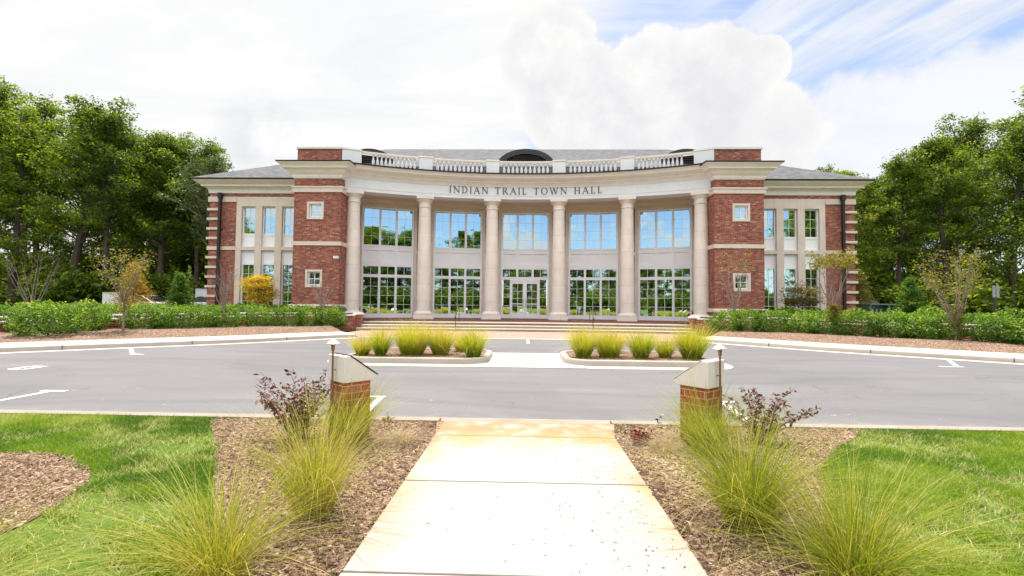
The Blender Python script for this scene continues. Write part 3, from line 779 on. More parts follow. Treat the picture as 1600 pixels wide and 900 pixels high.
TC = [(0,9.88),(.06,9.88),(.08,9.95),(.12,9.97),(.12,10.12),(.2,10.16),(.30,10.26),(.34,10.34),(.36,10.44),(.58,10.47),(.60,10.56),(.70,10.66),(.82,10.74),(.84,10.78),(0,10.78)]
WC = [(0,9.63),(.06,9.63),(.08,9.72),(.10,9.92),(.16,9.96),(.16,10.04),(.42,10.08),(.44,10.2),(.56,10.28),(.76,10.42),(.82,10.48),(0,10.48)]
for s in (-1,1):
    X = lambda a,b: (min(s*a,s*b),max(s*a,s*b))
    # ---- tower
    x0,x1 = X(12.3,15.48); wx = sorted((s*13.46,s*14.56))
    holes = [(wx[0],wx[1],7.14,8.30),(wx[0],wx[1],2.60,3.76)]
    mb = MB(); wall(mb,x0,x1,0,10.9,29.8,holes,.22)
    mb.quad((x0,29.8,0),(x0,29.8,10.9),(x0,37,10.9),(x0,37,0)); mb.quad((x1,29.8,0),(x1,37,0),(x1,37,10.9),(x1,29.8,10.9))
    part(mb,'tower','brick',fixn=False)
    part(rect_rings(x0,x1,29.8,36.5,[(0,0),(.10,0),(.10,1.22),(0,1.22)]),'tower_plinth','brick')
    part(rect_rings(x0,x1,29.8,36.4,[(0,1.225),(.17,1.225),(.17,1.36),(.12,1.46),(0,1.46)]),'water_table','limestone')
    part(rect_rings(x0,x1,29.8,36.4,[(0,5.38),(.07,5.38),(.07,5.64),(0,5.64)]),'stone_band','limestone')
    part(rect_rings(x0,x1,29.8,36.4,[(0,8.95),(.09,8.95),(.10,9.2),(.15,9.24),(.15,9.34),(0,9.34)]),'stone_band','limestone')
    part(rect_rings(x0,x1,29.8,36.5,TC),'tower_cornice','cornice_paint')
    part(rect_rings(x0,x1,29.8,36.5,[(0,10.784),(.86,10.784),(.89,10.86),(0,10.86)]),'gutter_edge','bronze')
    pa,pb = X(12.42,15.42)
    part(MB().box(pa,pb,29.98,34,10.7,11.93),'parapet','brick')
    part(MB().box(pa-.07,pb+.07,29.9,34.05,11.935,12.07),'parapet_cap','cap_stone')
    part(MB().box(x0+.05,x1-.05,30.0,36.4,10.62,10.80),'tower_roof','shingles')
    for (a,b,c,d) in holes:
        q = MB(); t = .13
        for r in ((a-.01,a+t,c-.01,d+.01),(b-t,b+.01,c-.01,d+.01)): q.box(r[0],r[1],29.74,29.99,r[2],r[3])
        q.box(a+t,b-t,29.742,29.99,c-.01,c+t).box(a+t,b-t,29.742,29.99,d-t,d+.01)
        part(q,'stone_surround','limestone')
        f = MB(); a2,b2,c2,d2 = a+t,b-t,c+t,d-t; k = .07
        f.box(a2,a2+k,29.90,29.99,c2,d2).box(b2-k,b2,29.90,29.99,c2,d2).box(a2+k,b2-k,29.902,29.99,c2,c2+k).box(a2+k,b2-k,29.902,29.99,d2-k,d2)
        g = MB(); panes(g,a2+k,b2-k,c2+k,d2-k,29.95,2,2); muntins(f,a2+k,b2-k,c2+k,d2-k,29.95,2,2,.04)
        fo = part(f,'small_window','frame_white'); part(g,'pane','window_glass',fo)
    # ---- wing
    x0,x1 = X(15.4,23.5); ox = sorted((s*16.6,s*21.42))
    mb = MB(); wall(mb,x0,x1,0,10.4,33.0,[(ox[0],ox[1],.3,9.36)],.3)
    xe = s*23.5
    mb.quad((xe,33,0),(xe,33,10.4),(xe,58,10.4),(xe,58,0)); mb.quad((x0,58,0),(x1,58,0),(x1,58,10.4),(x0,58,10.4))
    part(mb,'wing_wall','brick',fixn=False)
    cx0,cx1 = (x0,x1)
    crn = MB()
    loops = [[(s*15.2,33-u,z),(s*(23.5+u),33-u,z),(s*(23.5+u),58+u,z)] for u,z in WC]
    crn.rings(loops,closed_loop=False,closed_prof=True); part(crn,'wing_cornice','cornice_paint')
    ge = MB().rings([[(s*15.2,33-u,z),(s*(23.5+u),33-u,z),(s*(23.5+u),58+u,z)] for u,z in ((0,10.484),(.85,10.484),(.88,10.57),(0,10.57))],closed_loop=False,closed_prof=True)
    part(ge,'gutter_edge','bronze')
    for i in range(11):
        if i == 4: continue
        z = 8.42 - i*.715; part(MB().box(s*23.62,s*22.62,32.88,33.9,z-.085,z+.085),'quoin','limestone')
    part(MB().box(s*23.58,s*21.44,32.92,34,5.40,5.66),'stone_band','limestone')
    part(MB().box(s*23.58,s*21.44,32.92,34,8.98,9.37),'stone_band','limestone')
    # stone grid of the window group
    S = MB(); g3 = [(21.03,20.0),(19.5,18.5),(18.0,17.0)]
    S.box(s*21.43,s*16.6,32.95,33.25,8.66,9.37); S.box(s*21.03,s*17.0,32.97,33.25,5.40,5.66); S.box(s*21.43,s*16.6,32.94,33.25,.3,.86)
    for a,b in ((21.43,21.03),(20.0,19.5),(18.5,18.0),(17.0,16.6)): S.box(s*a,s*b,32.955,33.25,.86,8.66)
    part(S,'stone_surround','limestone')
    for a,b in g3:
        a,b = X(a,b); F = MB(); GS = []; k = .09; y = 33.14
        for z0,z1,gz0,nr in ((5.665,8.655,6.66,3),(.865,5.395,.0,5)):
            F.box(a,a+k,y,y+.1,z0,z1).box(b-k,b,y,y+.1,z0,z1)
            if nr == 3:
                F.box(a+k,b-k,y+.002,y+.1,6.5,6.66).box(a+k,b-k,y+.002,y+.1,8.57,z1).box(a+k,b-k,y+.04,y+.1,z0+.1,6.5).box(a+k,b-k,y+.002,y+.1,z0,z0+.1)
                G = MB(); GS.append(G); panes(G,a+k,b-k,6.66,8.57,y+.06,2,3); muntins(F,a+k,b-k,6.66,8.57,y+.06,2,3,.022,.016)
            else:
                F.box(a+k,b-k,y+.002,y+.1,4.33,4.50).box(a+k,b-k,y+.04,y+.1,4.5,5.3).box(a+k,b-k,y+.002,y+.1,5.3,z1).box(a+k,b-k,y+.002,y+.1,z0,z0+.12)
                G = MB(); GS.append(G); panes(G,a+k,b-k,z0+.12,4.33,y+.06,2,5); muntins(F,a+k,b-k,z0+.12,4.33,y+.06,2,5,.027)
        fo = part(F,'window','frame_white')
        for G in GS: part(G,'pane','window_glass',fo)
    # downspout
    xd = s*22.55
    part(MB().box(xd-.085,xd+.085,32.66,32.83,.4,9.62).box(xd-.13,xd+.13,32.62,32.87,9.2,9.6).box(xd-.1,xd+.1,32.74,32.95,3.4,3.46).box(xd-.1,xd+.1,32.74,32.95,6.9,6.96),'downspout','bronze')
# roof
sl = (17.1-10.58)/(45-32.1); zf = lambda y: 10.58+(y-32.1)*sl
rf = MB(); E = 24.4
for s in (-1,1):
    rf.quad((s*E,32.1,10.58),(s*12.8,32.1,10.58),(s*12.8,45,17.1),(s*14,45,17.1))
    rf.quad((s*E,32.1,10.58),(s*14,45,17.1),(s*E,58.9,10.58))
    rf.quad((s*12.8,32.1,10.58),(s*12.8,36.3,10.58),(s*12.8,36.3,zf(36.3)))
rf.quad((-12.8,36.3,zf(36.3)),(12.8,36.3,zf(36.3)),(12.8,45,17.1),(-12.8,45,17.1))
rf.quad((-12.8,36.3,10.5),(12.8,36.3,10.5),(12.8,36.3,zf(36.3)),(-12.8,36.3,zf(36.3)))
rf.quad((-E,58.9,10.58),(-14,45,17.1),(14,45,17.1),(E,58.9,10.58))
roof = part(rf,'roof','shingles')
for cx, rx, rz, yf, zb in ((0,2.5,1.58,37.4,12.95),(-13.25,2.3,1.55,37.4,13.0),(13.25,2.3,1.55,37.4,13.0)):
    T = np.linspace(0,math.pi,25)
    outer = [(cx+rx*math.cos(t), zb+rz*math.sin(t)) for t in T]; inner = [(cx+(rx-.5)*math.cos(t), zb+(rz-.42)*math.sin(t)) for t in T]
    v = MB()
    for (a,b,c,d) in zip(outer[:-1],outer[1:],inner[1:],inner[:-1]): v.yprism([a,b,c,d],yf,yf+.25)
    hood = [[(x,yf+.1,z) for x,z in outer],[(x,yf+3.6,z) for x,z in outer]]
    v.rings(hood,closed_loop=False)
    vo = part(v,'roof_vent','bronze',roof)
    lv = MB(); lv.yprism(inner,yf+.22,yf+.26)
    for k in range(6):
        z = zb+.2*k+.08; hw = (rx-.5)*math.sqrt(max(0,1-((z-zb)/(rz-.42))**2))
        if hw > .1: lv.add([(cx-hw,yf+.06,z-.05),(cx+hw,yf+.06,z-.05),(cx+hw,yf+.2,z+.08),(cx-hw,yf+.2,z+.08)],[(0,1,2,3)])
    lv.box(cx-1.0,cx-.96,yf+.04,yf+.2,zb,zb+1.1).box(cx+.96,cx+1.0,yf+.04,yf+.2,zb,zb+1.1)
    part(lv,'louver','louver_dark',roof)
# floodlight on the left tower
fl = part(MB().box(-12.62,-12.30,29.48,29.68,4.52,4.66).box(-12.5,-12.42,29.66,29.8,4.56,4.62).xprism([(29.48,4.52),(29.68,4.52),(29.64,4.44)],-12.62,-12.30),'floodlight','trim_white')
# ------------------------------------------------------------------ garden walls
def wall_strip(name, line, z0, z1, th, label, group=None):
    """free-standing curved brick wall with a stone coping"""
    e = empty(name, (*line[0], 0), label=label, cat='wall', group=group)
    o = (-line[0][0], -line[0][1])
    def off(d): return [(x+o[0], y+o[1]) for x, y in offset(line, d)]
    A, B = off(-th/2), off(th/2)
    zz = lambda i: z1 if not hasattr(z1,'__len__') else z1[0]+(z1[1]-z1[0])*i/(len(line)-1)
    mb = MB().rings([[(x,y,z0) for x,y in A],[(x,y,zz(i)-.075) for i,(x,y) in enumerate(A)],[(x,y,zz(i)-.075) for i,(x,y) in enumerate(B)],[(x,y,z0) for x,y in B]],False,True)
    n = len(line); mb.f += [(0,n,2*n,3*n),(n-1,2*n-1,3*n-1,4*n-1)]
    mb.build('wall_body','brick',e)
    C, D = off(-th/2-.05), off(th/2+.05)
    cb = MB().rings([[(x,y,zz(i)-.073) for i,(x,y) in enumerate(C)],[(x,y,zz(i)) for i,(x,y) in enumerate(C)],[(x,y,zz(i)) for i,(x,y) in enumerate(D)],[(x,y,zz(i)-.073) for i,(x,y) in enumerate(D)]],False,True)
    cb.f += [(0,n,2*n,3*n),(n-1,2*n-1,3*n-1,4*n-1)]
    cb.build('coping','cap_stone',e)
    return e
WL = smooth_line([(9.8,26.2),(12.2,25.3),(14.6,23.9),(16.6,22.0),(18.2,19.9),(19.4,17.5),(20.3,15.0),(21.4,12.5)])
WB = smooth_line([(9.8,27.3),(12.6,26.3),(15.2,24.8),(17.4,22.7),(19.1,20.4),(20.4,17.9),(21.4,15.3),(22.5,12.8)])
for s, sd in ((-1,'left'),(1,'right')):
    M1 = [(s*x,y) for x,y in WL]; M2 = [(s*x,y) for x,y in WB]
    wall_strip('garden_wall', M1, .0, (.92,.70), .3, f'low curved brick wall with stone coping behind the front shrubs {sd} of the steps')
    wall_strip('garden_wall', M2, .0, (1.06,.86), .3, f'second curved brick wall with stone coping, set behind the first one, {sd} of the steps')
    p = empty('gate_pier', (s*9.72,26.45,0), label=f'short brick pier with stone cap at the {sd} end of the entrance steps', cat='pier')
    MB().box(-.21,.21,-.21,.21,0,.90).build('pier_body','brick',p)
    MB().box(-.25,.25,-.25,.25,.905,1.0).build('pier_cap','cap_stone',p,bevel=.01)

# handrails on the steps
for x, lab in ((-4.0,'thin dark bronze handrail on the steps left of the doors'),(3.95,'thin dark bronze handrail on the steps right of the doors')):
    e = empty('handrail',(x,27.0,0),label=lab,cat='handrail')
    MB().tube([(0,-.62,.02),(0,-.62,.92)],.022).build('post','bronze',e)
    MB().tube([(0,.75,.5),(0,.75,1.42)],.022).build('post','bronze',e)
    MB().tube([(0,-.95,.80),(0,-.62,.92),(0,.55,1.42),(0,.95,1.42)],.025,8).build('rail','bronze',e)

# ------------------------------------------------------------------ light pillars beside the walk
for s, lab in ((-1,'brick light pillar with sloped white stone cap left of the walk'),(1,'brick light pillar with sloped white stone cap right of the walk')):
    al = R_(50)
    e = empty('light_pillar',(s*1.93,5.05,.09),label=lab,cat='pillar')
    ux, uy = (math.cos(al), math.sin(al)), (-math.sin(al), math.cos(al))
    T = lambda a,b: (-s*(ux[0]*a+uy[0]*b), ux[1]*a+uy[1]*b)
    a = .155
    def oct_box(mb, x0,x1,y0,y1,z0,z1):
        q = [T(x0,y0),T(x1,y0),T(x1,y1),T(x0,y1)]; mb.prism(signed(q), z0, z1); return mb
    oct_box(MB(),-a,a,-a,a,-.05,.645).build('pillar_shaft','pillar_brick',e)
    # cap: tall block whose top slopes down towards the walk (+local x)
    c = .175
    prof = [(-c,.65),(c,.65),(c+.06,.685),(c+.055,.70),(-c+.075,.935),(-c,.935)]
    mb = MB(); n = len(prof)
    for b in (-c,c):
        for u,z in prof: mb.v.append((*T(u,b),z))
    mb.f = [tuple(range(n)),tuple(range(2*n-1,n-1,-1))]+[(i,i+n,(i+1)%n+n,(i+1)%n) for i in range(n)]
    mb.build('pillar_cap','cap_stone',e,bevel=.008)
    pl = MB(); 
    vs = [(*T(u,b),z+dz) for dz in (.004,.016) for u,z in ((-c+.073,.932),(c+.062,.696)) for b in (-c-.006,c+.006)]
    pl.add(vs,[(0,1,3,2),(4,6,7,5),(0,2,6,4),(1,5,7,3),(0,4,5,1),(2,3,7,6)]).build('cap_flashing','bronze' if s < 0 else 'cap_stone',e)
    # path light on a copper stem, strapped to the outer face
    L = empty('path_light',(s*2.065,4.885,.09),label=('slim copper path light with hat shade strapped to the left brick pillar' if s < 0 else 'slim copper path light with hat shade strapped to the right brick pillar'),cat='path light',group='path lights on the pillars')
    MB().tube([(0,0,-.05),(0,0,1.06)],.011,10).build('stem','copper',L,smooth=True)
    MB().lathe([(.070,1.062),(.074,1.067),(.046,1.092),(.024,1.106),(.018,1.114),(.005,1.122)],24).build('hat_shade','pale_metal',L,smooth=True)
    MB().lathe([(.014,.99),(.019,1.0),(.019,1.035),(.028,1.062)],16).build('socket','copper',L,smooth=True)
    MB().tube([(0,0,.78),(-s*.05,.06,.785)],.006,6).build('bracket','copper',L)

# ------------------------------------------------------------------ tufts of ornamental grass
def tuft(name, n, h, spread, mat, lean=(.1,1.0), droop=(.05,.5), w=(.003,.0048), tint=(.1,.8), segs=6, tip=0.0, r=.12):
    a = rng.uniform(0,2*math.pi,n); q = np.sqrt(rng.random(n))
    base = np.stack([np.cos(a)*q*r,np.sin(a)*q*r,np.zeros(n)],1)
    az = a + rng.normal(0,.85,n)
    le = lean[0]+(lean[1]-lean[0])*np.clip(q*.75+rng.normal(0,.22,n),0,1.15)
    hh = h*rng.uniform(.42,1.12,n)*(1+.18*le); fall = rng.random(n) < (.13 if mat == 'blade_muhly' else .06)
    dr = np.where(fall, rng.uniform(.7,1.15,n), rng.uniform(*droop,n))
    V,F = blades(base,hh,az,le*spread,dr*(.3+le),rng.uniform(*w,n),segs,2.1)
    t = rng.beta(2,2,n)*(tint[1]-tint[0])+tint[0]; t = np.where((rng.random(n)<.12)|(fall&(rng.random(n)<.6)), rng.uniform(.8,1,n), t)
    T = np.repeat(t[:,None],segs,1)+np.linspace(-.10 if tip == 0 else -.22,tip,segs)[None]
    if mat == 'blade_muhly': T[:,0] = np.where(rng.random(n) < .55, rng.uniform(.82,1,n), T[:,0])
    me = np_mesh(name,V,F,[mat],np.clip(T.ravel(),0,1)); return me
def place(o, x, y, z, rz=0, sc=1.0, label=None, cat=None, group=None):
    o.location = (x,y,z); o.rotation_euler = (0,0,rz); o.scale = (sc,sc,sc); return tag(o,label,cat,group)
GN = 'ornamental_grass'; gg = 'ornamental grasses by the walk'
kw = dict(mat='blade_muhly')
place(tuft(GN,1050,.84,.72,lean=(.05,.95),droop=(.1,.6),**kw),-1.83,4.80,.09,label='tall yellow-green ornamental grass hiding the foot of the left light pillar',cat='ornamental grass',group=gg)
place(tuft(GN,800,1.02,.68,lean=(.03,.95),droop=(.1,.7),tint=(.2,.95),**kw),-1.47,3.22,.09,label='yellow-green ornamental grass with straw base leaning over the left mulch bed, nearer than the pillar',cat='ornamental grass',group=gg)
place(tuft(GN,760,.74,1.0,lean=(.05,1.35),droop=(.05,.5),tint=(.15,.9),**kw),-1.66,2.5,.09,label='wide splayed ornamental grass at the bottom edge between left lawn and walk',cat='ornamental grass',group=gg)
place(tuft(GN,800,.62,1.0,lean=(.05,1.2),**kw),-2.75,2.0,.09,label='ornamental grass cut off by the bottom left corner, only blade tips showing',cat='ornamental grass',group=gg)
place(tuft(GN,1100,.84,.75,lean=(.05,.95),droop=(.1,.6),**kw),1.86,4.72,.09,label='tall yellow-green ornamental grass hiding the foot of the right light pillar',cat='ornamental grass',group=gg)
place(tuft(GN,1350,.96,.82,lean=(.03,1.05),droop=(.1,.6),tint=(.0,.75),**kw),1.53,3.2,.09,label='full green ornamental grass beside the walk on the right mulch bed, nearer than the pillar',cat='ornamental grass',group=gg)
place(tuft(GN,950,.84,1.0,lean=(.05,1.35),droop=(.05,.45),**kw),1.80,2.58,.09,label='biggest splayed ornamental grass at the bottom edge in front of the right lawn',cat='ornamental grass',group=gg)
dry = dict(mat='blade_dry',lean=(.4,1.5),droop=(.3,.8),tint=(.2,.9),segs=5)
place(tuft('dry_grass_tuft',420,.22,1.0,**dry),1.45,4.84,.095,label='withered beige grass tuft in the mulch near the dark red plant',cat='dry grass')
place(tuft('dry_grass_tuft',300,.20,1.0,**dry),1.72,5.18,.095,label='small withered tuft behind the beige one, close to the kerb',cat='dry grass')
place(tuft('dry_grass_tuft',420,.24,1.0,**dry),-1.32,4.95,.095,label='withered tan grass tuft between the left pillar and the walk',cat='dry grass')

# island grasses
ig = 'grass clumps on the kerbed islands'
pos = [(-4.56,12.75,.62,.55,'short tawny grass clump at the left end of the left island'),(-4.0,12.65,.86,.2,'narrow green and yellow clump second from the left end of the left island'),
 (-3.2,13.0,.98,.1,'broad green clump with yellow top in the middle of the left island'),(-2.42,13.15,.88,.5,'tawny topped clump right of the middle on the left island'),
 (-1.42,12.7,.86,.1,'rounded green clump beside the crossing walk on the left island'),(1.66,12.9,.92,.15,'yellow-green clump beside the crossing walk on the right island'),
 (2.42,13.1,.84,.35,'wide clump with tawny plumes second from the crossing walk on the right island'),(3.28,12.95,.86,.15,'upright bright green clump in the middle of the right island'),
 (4.02,13.15,.66,.3,'smallest low clump on the right island, fourth from the crossing walk'),(4.72,13.0,.98,.0,'tall round bright green clump at the right end of the right island'),
 (-3.62,14.1,.55,.8,'low brown clump tucked behind the broad clump on the left island'),(-1.95,14.1,.60,.8,'brown clump in the back row between two front clumps on the left island'),
 (2.75,14.3,.6,.9,'brown clump in the back row of the right island')]
for (x,y,h,br,lab),rb in zip(pos,(.22,.17,.42,.30,.26,.26,.36,.27,.2,.34,.18,.2,.22)):
    o = tuft('grass_clump',int(1000*h/.85*(.55+rb*1.7)),h*1.06,.72+.15*(h<.7),'blade_island',lean=(.02,1.0),droop=(.0,.40),w=(.007,.012),tint=(.0+.35*br,.52+.35*br),segs=4,tip=.38,r=rb*.72)
    place(o,x,y,.135,label=lab,cat='ornamental grass',group=ig)

# ------------------------------------------------------------------ small leafy plants
def leafy(name, stems, hgt, spread, leafsize, mat, stem_mat, per=22, arch=.5, start=.25, loc=(0,0,.09), label=None, cat='shrub', bias=(0,0), r0=.06):
    e = empty(name, loc, label=label, cat=cat); sb = MB(); LP = []
    for i in range(stems):
        a = rng.uniform(0,2*math.pi); h = hgt*rng.uniform(.55,1.05); l = spread*rng.uniform(.25,1.0)
        b = (rng.normal(0,r0),rng.normal(0,r0)); pts = []
        for t in np.linspace(0,1,7):
            pts.append((b[0]+(math.cos(a)*l+bias[0])*t**1.4, b[1]+(math.sin(a)*l+bias[1])*t**1.4, h*(t-arch*.35*t**3)))
        sb.tube(pts,[.0055*(1-.75*k/6)*(hgt/.7)**.5 for k in range(7)],5)
        for k in range(per):
            t = start+(1-start)*(k+rng.random())/per; f = t*6; i0 = min(5,int(f)); fr = f-i0
            p = [pts[i0][j]*(1-fr)+pts[i0+1][j]*fr for j in range(3)]
            for sgn in (-1,1):
                o_ = rng.normal(0,1,3); o_[2] *= .5; o_ /= np.linalg.norm(o_)
                LP.append(np.array(p)+o_*leafsize*.6)
    sb.build('stems',stem_mat,e)
    LP = np.array(LP); V,F = leaves(LP,leafsize*rng.uniform(.65,1.2,len(LP)),.35,.42)
    np_mesh('foliage',V,F,[mat],rng.beta(1.6,2.4,len(LP)),parent=e); return e
leafy('purple_shrub',30,.86,.58,.068,'leaf_purple','stem_purple',20,.4,.15,(-2.45,4.98,.09),'purple-leaved shrub full of leaves on the mulch left of the left pillar')
leafy('purple_shrub',22,.70,.66,.066,'leaf_purple','stem_purple',16,.5,.25,(2.62,5.12,.09),'sparser purple-leaved shrub arching right behind the grass by the right pillar',bias=(.22,0))
leafy('red_leaf_plant',18,.17,.15,.06,'leaf_red','stem_purple',5,.5,.4,(1.29,5.06,.09),'low dark red leafy plant in the mulch close to the walk','plant',r0=.03)
leafy('twiggy_seedling',3,.20,.12,.05,'leaf_purple','stem_purple',4,.2,.45,(1.66,5.5,.09),'tiny brown leafed seedling by the kerb right of the walk','plant',r0=.02)
leafy('twiggy_seedling',3,.22,.10,.05,'leaf_orange','stem_purple',4,.2,.45,(-1.62,5.45,.09),'tiny red-brown seedling by the kerb between left pillar and walk','plant',r0=.02)

# ------------------------------------------------------------------ hedge shrubs
def shrub_mesh(n, rx, ry, h, size, mat, shoots=0, seed=0):
    r = np.random.default_rng(seed)
    d = r.normal(size=(n,3)); d /= np.linalg.norm(d,axis=1)[:,None]; rad = 1-.42*r.random(n)**2.2
    lump = 1+.16*np.sin(d[:,0]*5+seed)+.13*np.sin(d[:,1]*6+2*seed)+.12*np.sin(d[:,2]*7+seed)
    P = d*rad[:,None]*lump[:,None]; P = np.sign(P)*np.abs(P)**.85
    P = P*np.array([rx,ry,h*.52])+np.array([0,0,h*.5]); P[:,2] = np.maximum(P[:,2], .03)
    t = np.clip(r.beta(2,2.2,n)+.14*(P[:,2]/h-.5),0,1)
    if shoots:
        S = []; 
        for i in range(shoots):
            b = np.array([r.uniform(-.8,.8)*rx,r.uniform(-.6,.6)*ry,h*.80]); l = r.uniform(.18,.42); k = 16
            S.append(b+np.stack([r.normal(0,.035,k),r.normal(0,.035,k),np.linspace(0,l,k)],1))
        S = np.concatenate(S); P = np.concatenate([P,S]); t = np.concatenate([t,r.uniform(.55,.95,len(S))])
    V,F = leaves(P,size*r.uniform(.7,1.3,len(P)),.15,.5)
    return V,F,t
def shrub(seed, shoots, mat):
    e = empty('hedge_shrub'); V,F,t = shrub_mesh(3600,.78,.64,1.0,.082,mat,shoots,seed)
    np_mesh('foliage',V,F,[mat],t,parent=e)
    sb = MB(); r = random.Random(seed)
    for i in range(9):
        a = r.uniform(0,6.28); sb.tube([(0.1*math.cos(a),.1*math.sin(a),-.05),(.35*math.cos(a),.28*math.sin(a),.4),(.6*math.cos(a),.4*math.sin(a),.72)],[.018,.013,.006],5)
    sb.build('stems','twig',e); return e
def hedge(proto_seeds, spots, shoots, mat, zf, lab, cat='shrub', group=None):
    pr = [shrub(s,shoots,mat) for s in proto_seeds]; used = set()
    for i,(x,y,w,h) in enumerate(spots):
        k = i % len(pr); o = pr[k] if k not in used else copy_tree(pr[k]); used.add(k)
        o.location = (x,y,zf(x,y)); o.rotation_euler = (0,0,rng.uniform(-.5,.5)+math.pi*rng.integers(0,2)); o.scale = (w*1.08,w*1.08,h*1.1)
        tag(o,lab,cat,group)
z0 = lambda x,y: .22
LF = [(-18.6,18.9,1.0,1.05),(-19.3,17.4,.9,.95),(-17.95,16.75,1.1,1.08),(-18.2,18.3,.95,1.0),(-17.2,20.1,.85,.95),(-16.3,21.3,.85,.92),(-15.0,22.4,.9,.98),(-13.9,23.2,.8,.9),(-12.7,24.0,.95,1.0),(-11.8,24.5,.75,.92),(-10.9,24.9,.85,.85),(-10.75,25.3,.6,.9),(-16.7,20.6,.6,.7),(-15.6,22.0,.6,.75)]
LBk = [(-9.9+(-1)*k*1.0*1.0, 27.3,1,1) for k in range(0)]
def along(line, s, n, j=.12, w=(.8,1.0), h=(1.0,1.2), t0=.02, t1=1.0):
    pts = [(s*x,y) for x,y in line]; cum = [0]
    for a,b in zip(pts[:-1],pts[1:]): cum.append(cum[-1]+math.hypot(b[0]-a[0],b[1]-a[1]))
    out = []
    for t in np.linspace(t0*cum[-1],t1*cum[-1],n):
        i = max(k for k in range(len(cum)) if cum[k] <= t+1e-9); i = min(i,len(pts)-2); f = (t-cum[i])/(cum[i+1]-cum[i])
        out.append((pts[i][0]*(1-f)+pts[i+1][0]*f+rng.normal(0,j),pts[i][1]*(1-f)+pts[i+1][1]*f+rng.normal(0,j),rng.uniform(*w),rng.uniform(*h)))
    return out
MIDL = [((a[0]+b[0])/2+.35,(a[1]+b[1])/2+.45) for a,b in zip(WL,WB)]
BACK = offset(WB, 1.1)
FRONT = offset(WL, -1.45)
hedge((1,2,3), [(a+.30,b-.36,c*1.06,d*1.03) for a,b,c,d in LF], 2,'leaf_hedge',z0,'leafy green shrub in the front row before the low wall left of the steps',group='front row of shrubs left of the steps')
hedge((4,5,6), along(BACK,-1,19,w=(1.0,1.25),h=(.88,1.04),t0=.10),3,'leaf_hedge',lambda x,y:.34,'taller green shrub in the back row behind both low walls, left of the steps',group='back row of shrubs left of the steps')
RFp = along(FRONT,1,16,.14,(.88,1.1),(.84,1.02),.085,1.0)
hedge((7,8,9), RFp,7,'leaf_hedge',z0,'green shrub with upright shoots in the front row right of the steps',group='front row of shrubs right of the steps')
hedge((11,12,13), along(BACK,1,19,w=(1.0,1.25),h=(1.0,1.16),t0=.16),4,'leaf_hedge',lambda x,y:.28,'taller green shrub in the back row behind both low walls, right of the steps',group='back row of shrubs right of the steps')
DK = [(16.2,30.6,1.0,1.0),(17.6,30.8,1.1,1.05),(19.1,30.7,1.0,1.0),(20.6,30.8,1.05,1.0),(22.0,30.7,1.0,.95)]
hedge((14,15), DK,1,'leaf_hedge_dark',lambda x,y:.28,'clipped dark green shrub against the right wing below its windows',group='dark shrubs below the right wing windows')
hedge((16,17), [(-16.2,30.7,1.0,1.0),(-17.6,30.6,1.05,1.05),(-19.2,30.8,1.0,1.05),(-20.8,30.7,1.0,1.0),(-22.4,30.7,1.0,1.0)],2,'leaf_hedge',lambda x,y:.28,'green shrub against the left wing below its windows',group='shrubs below the left wing windows')

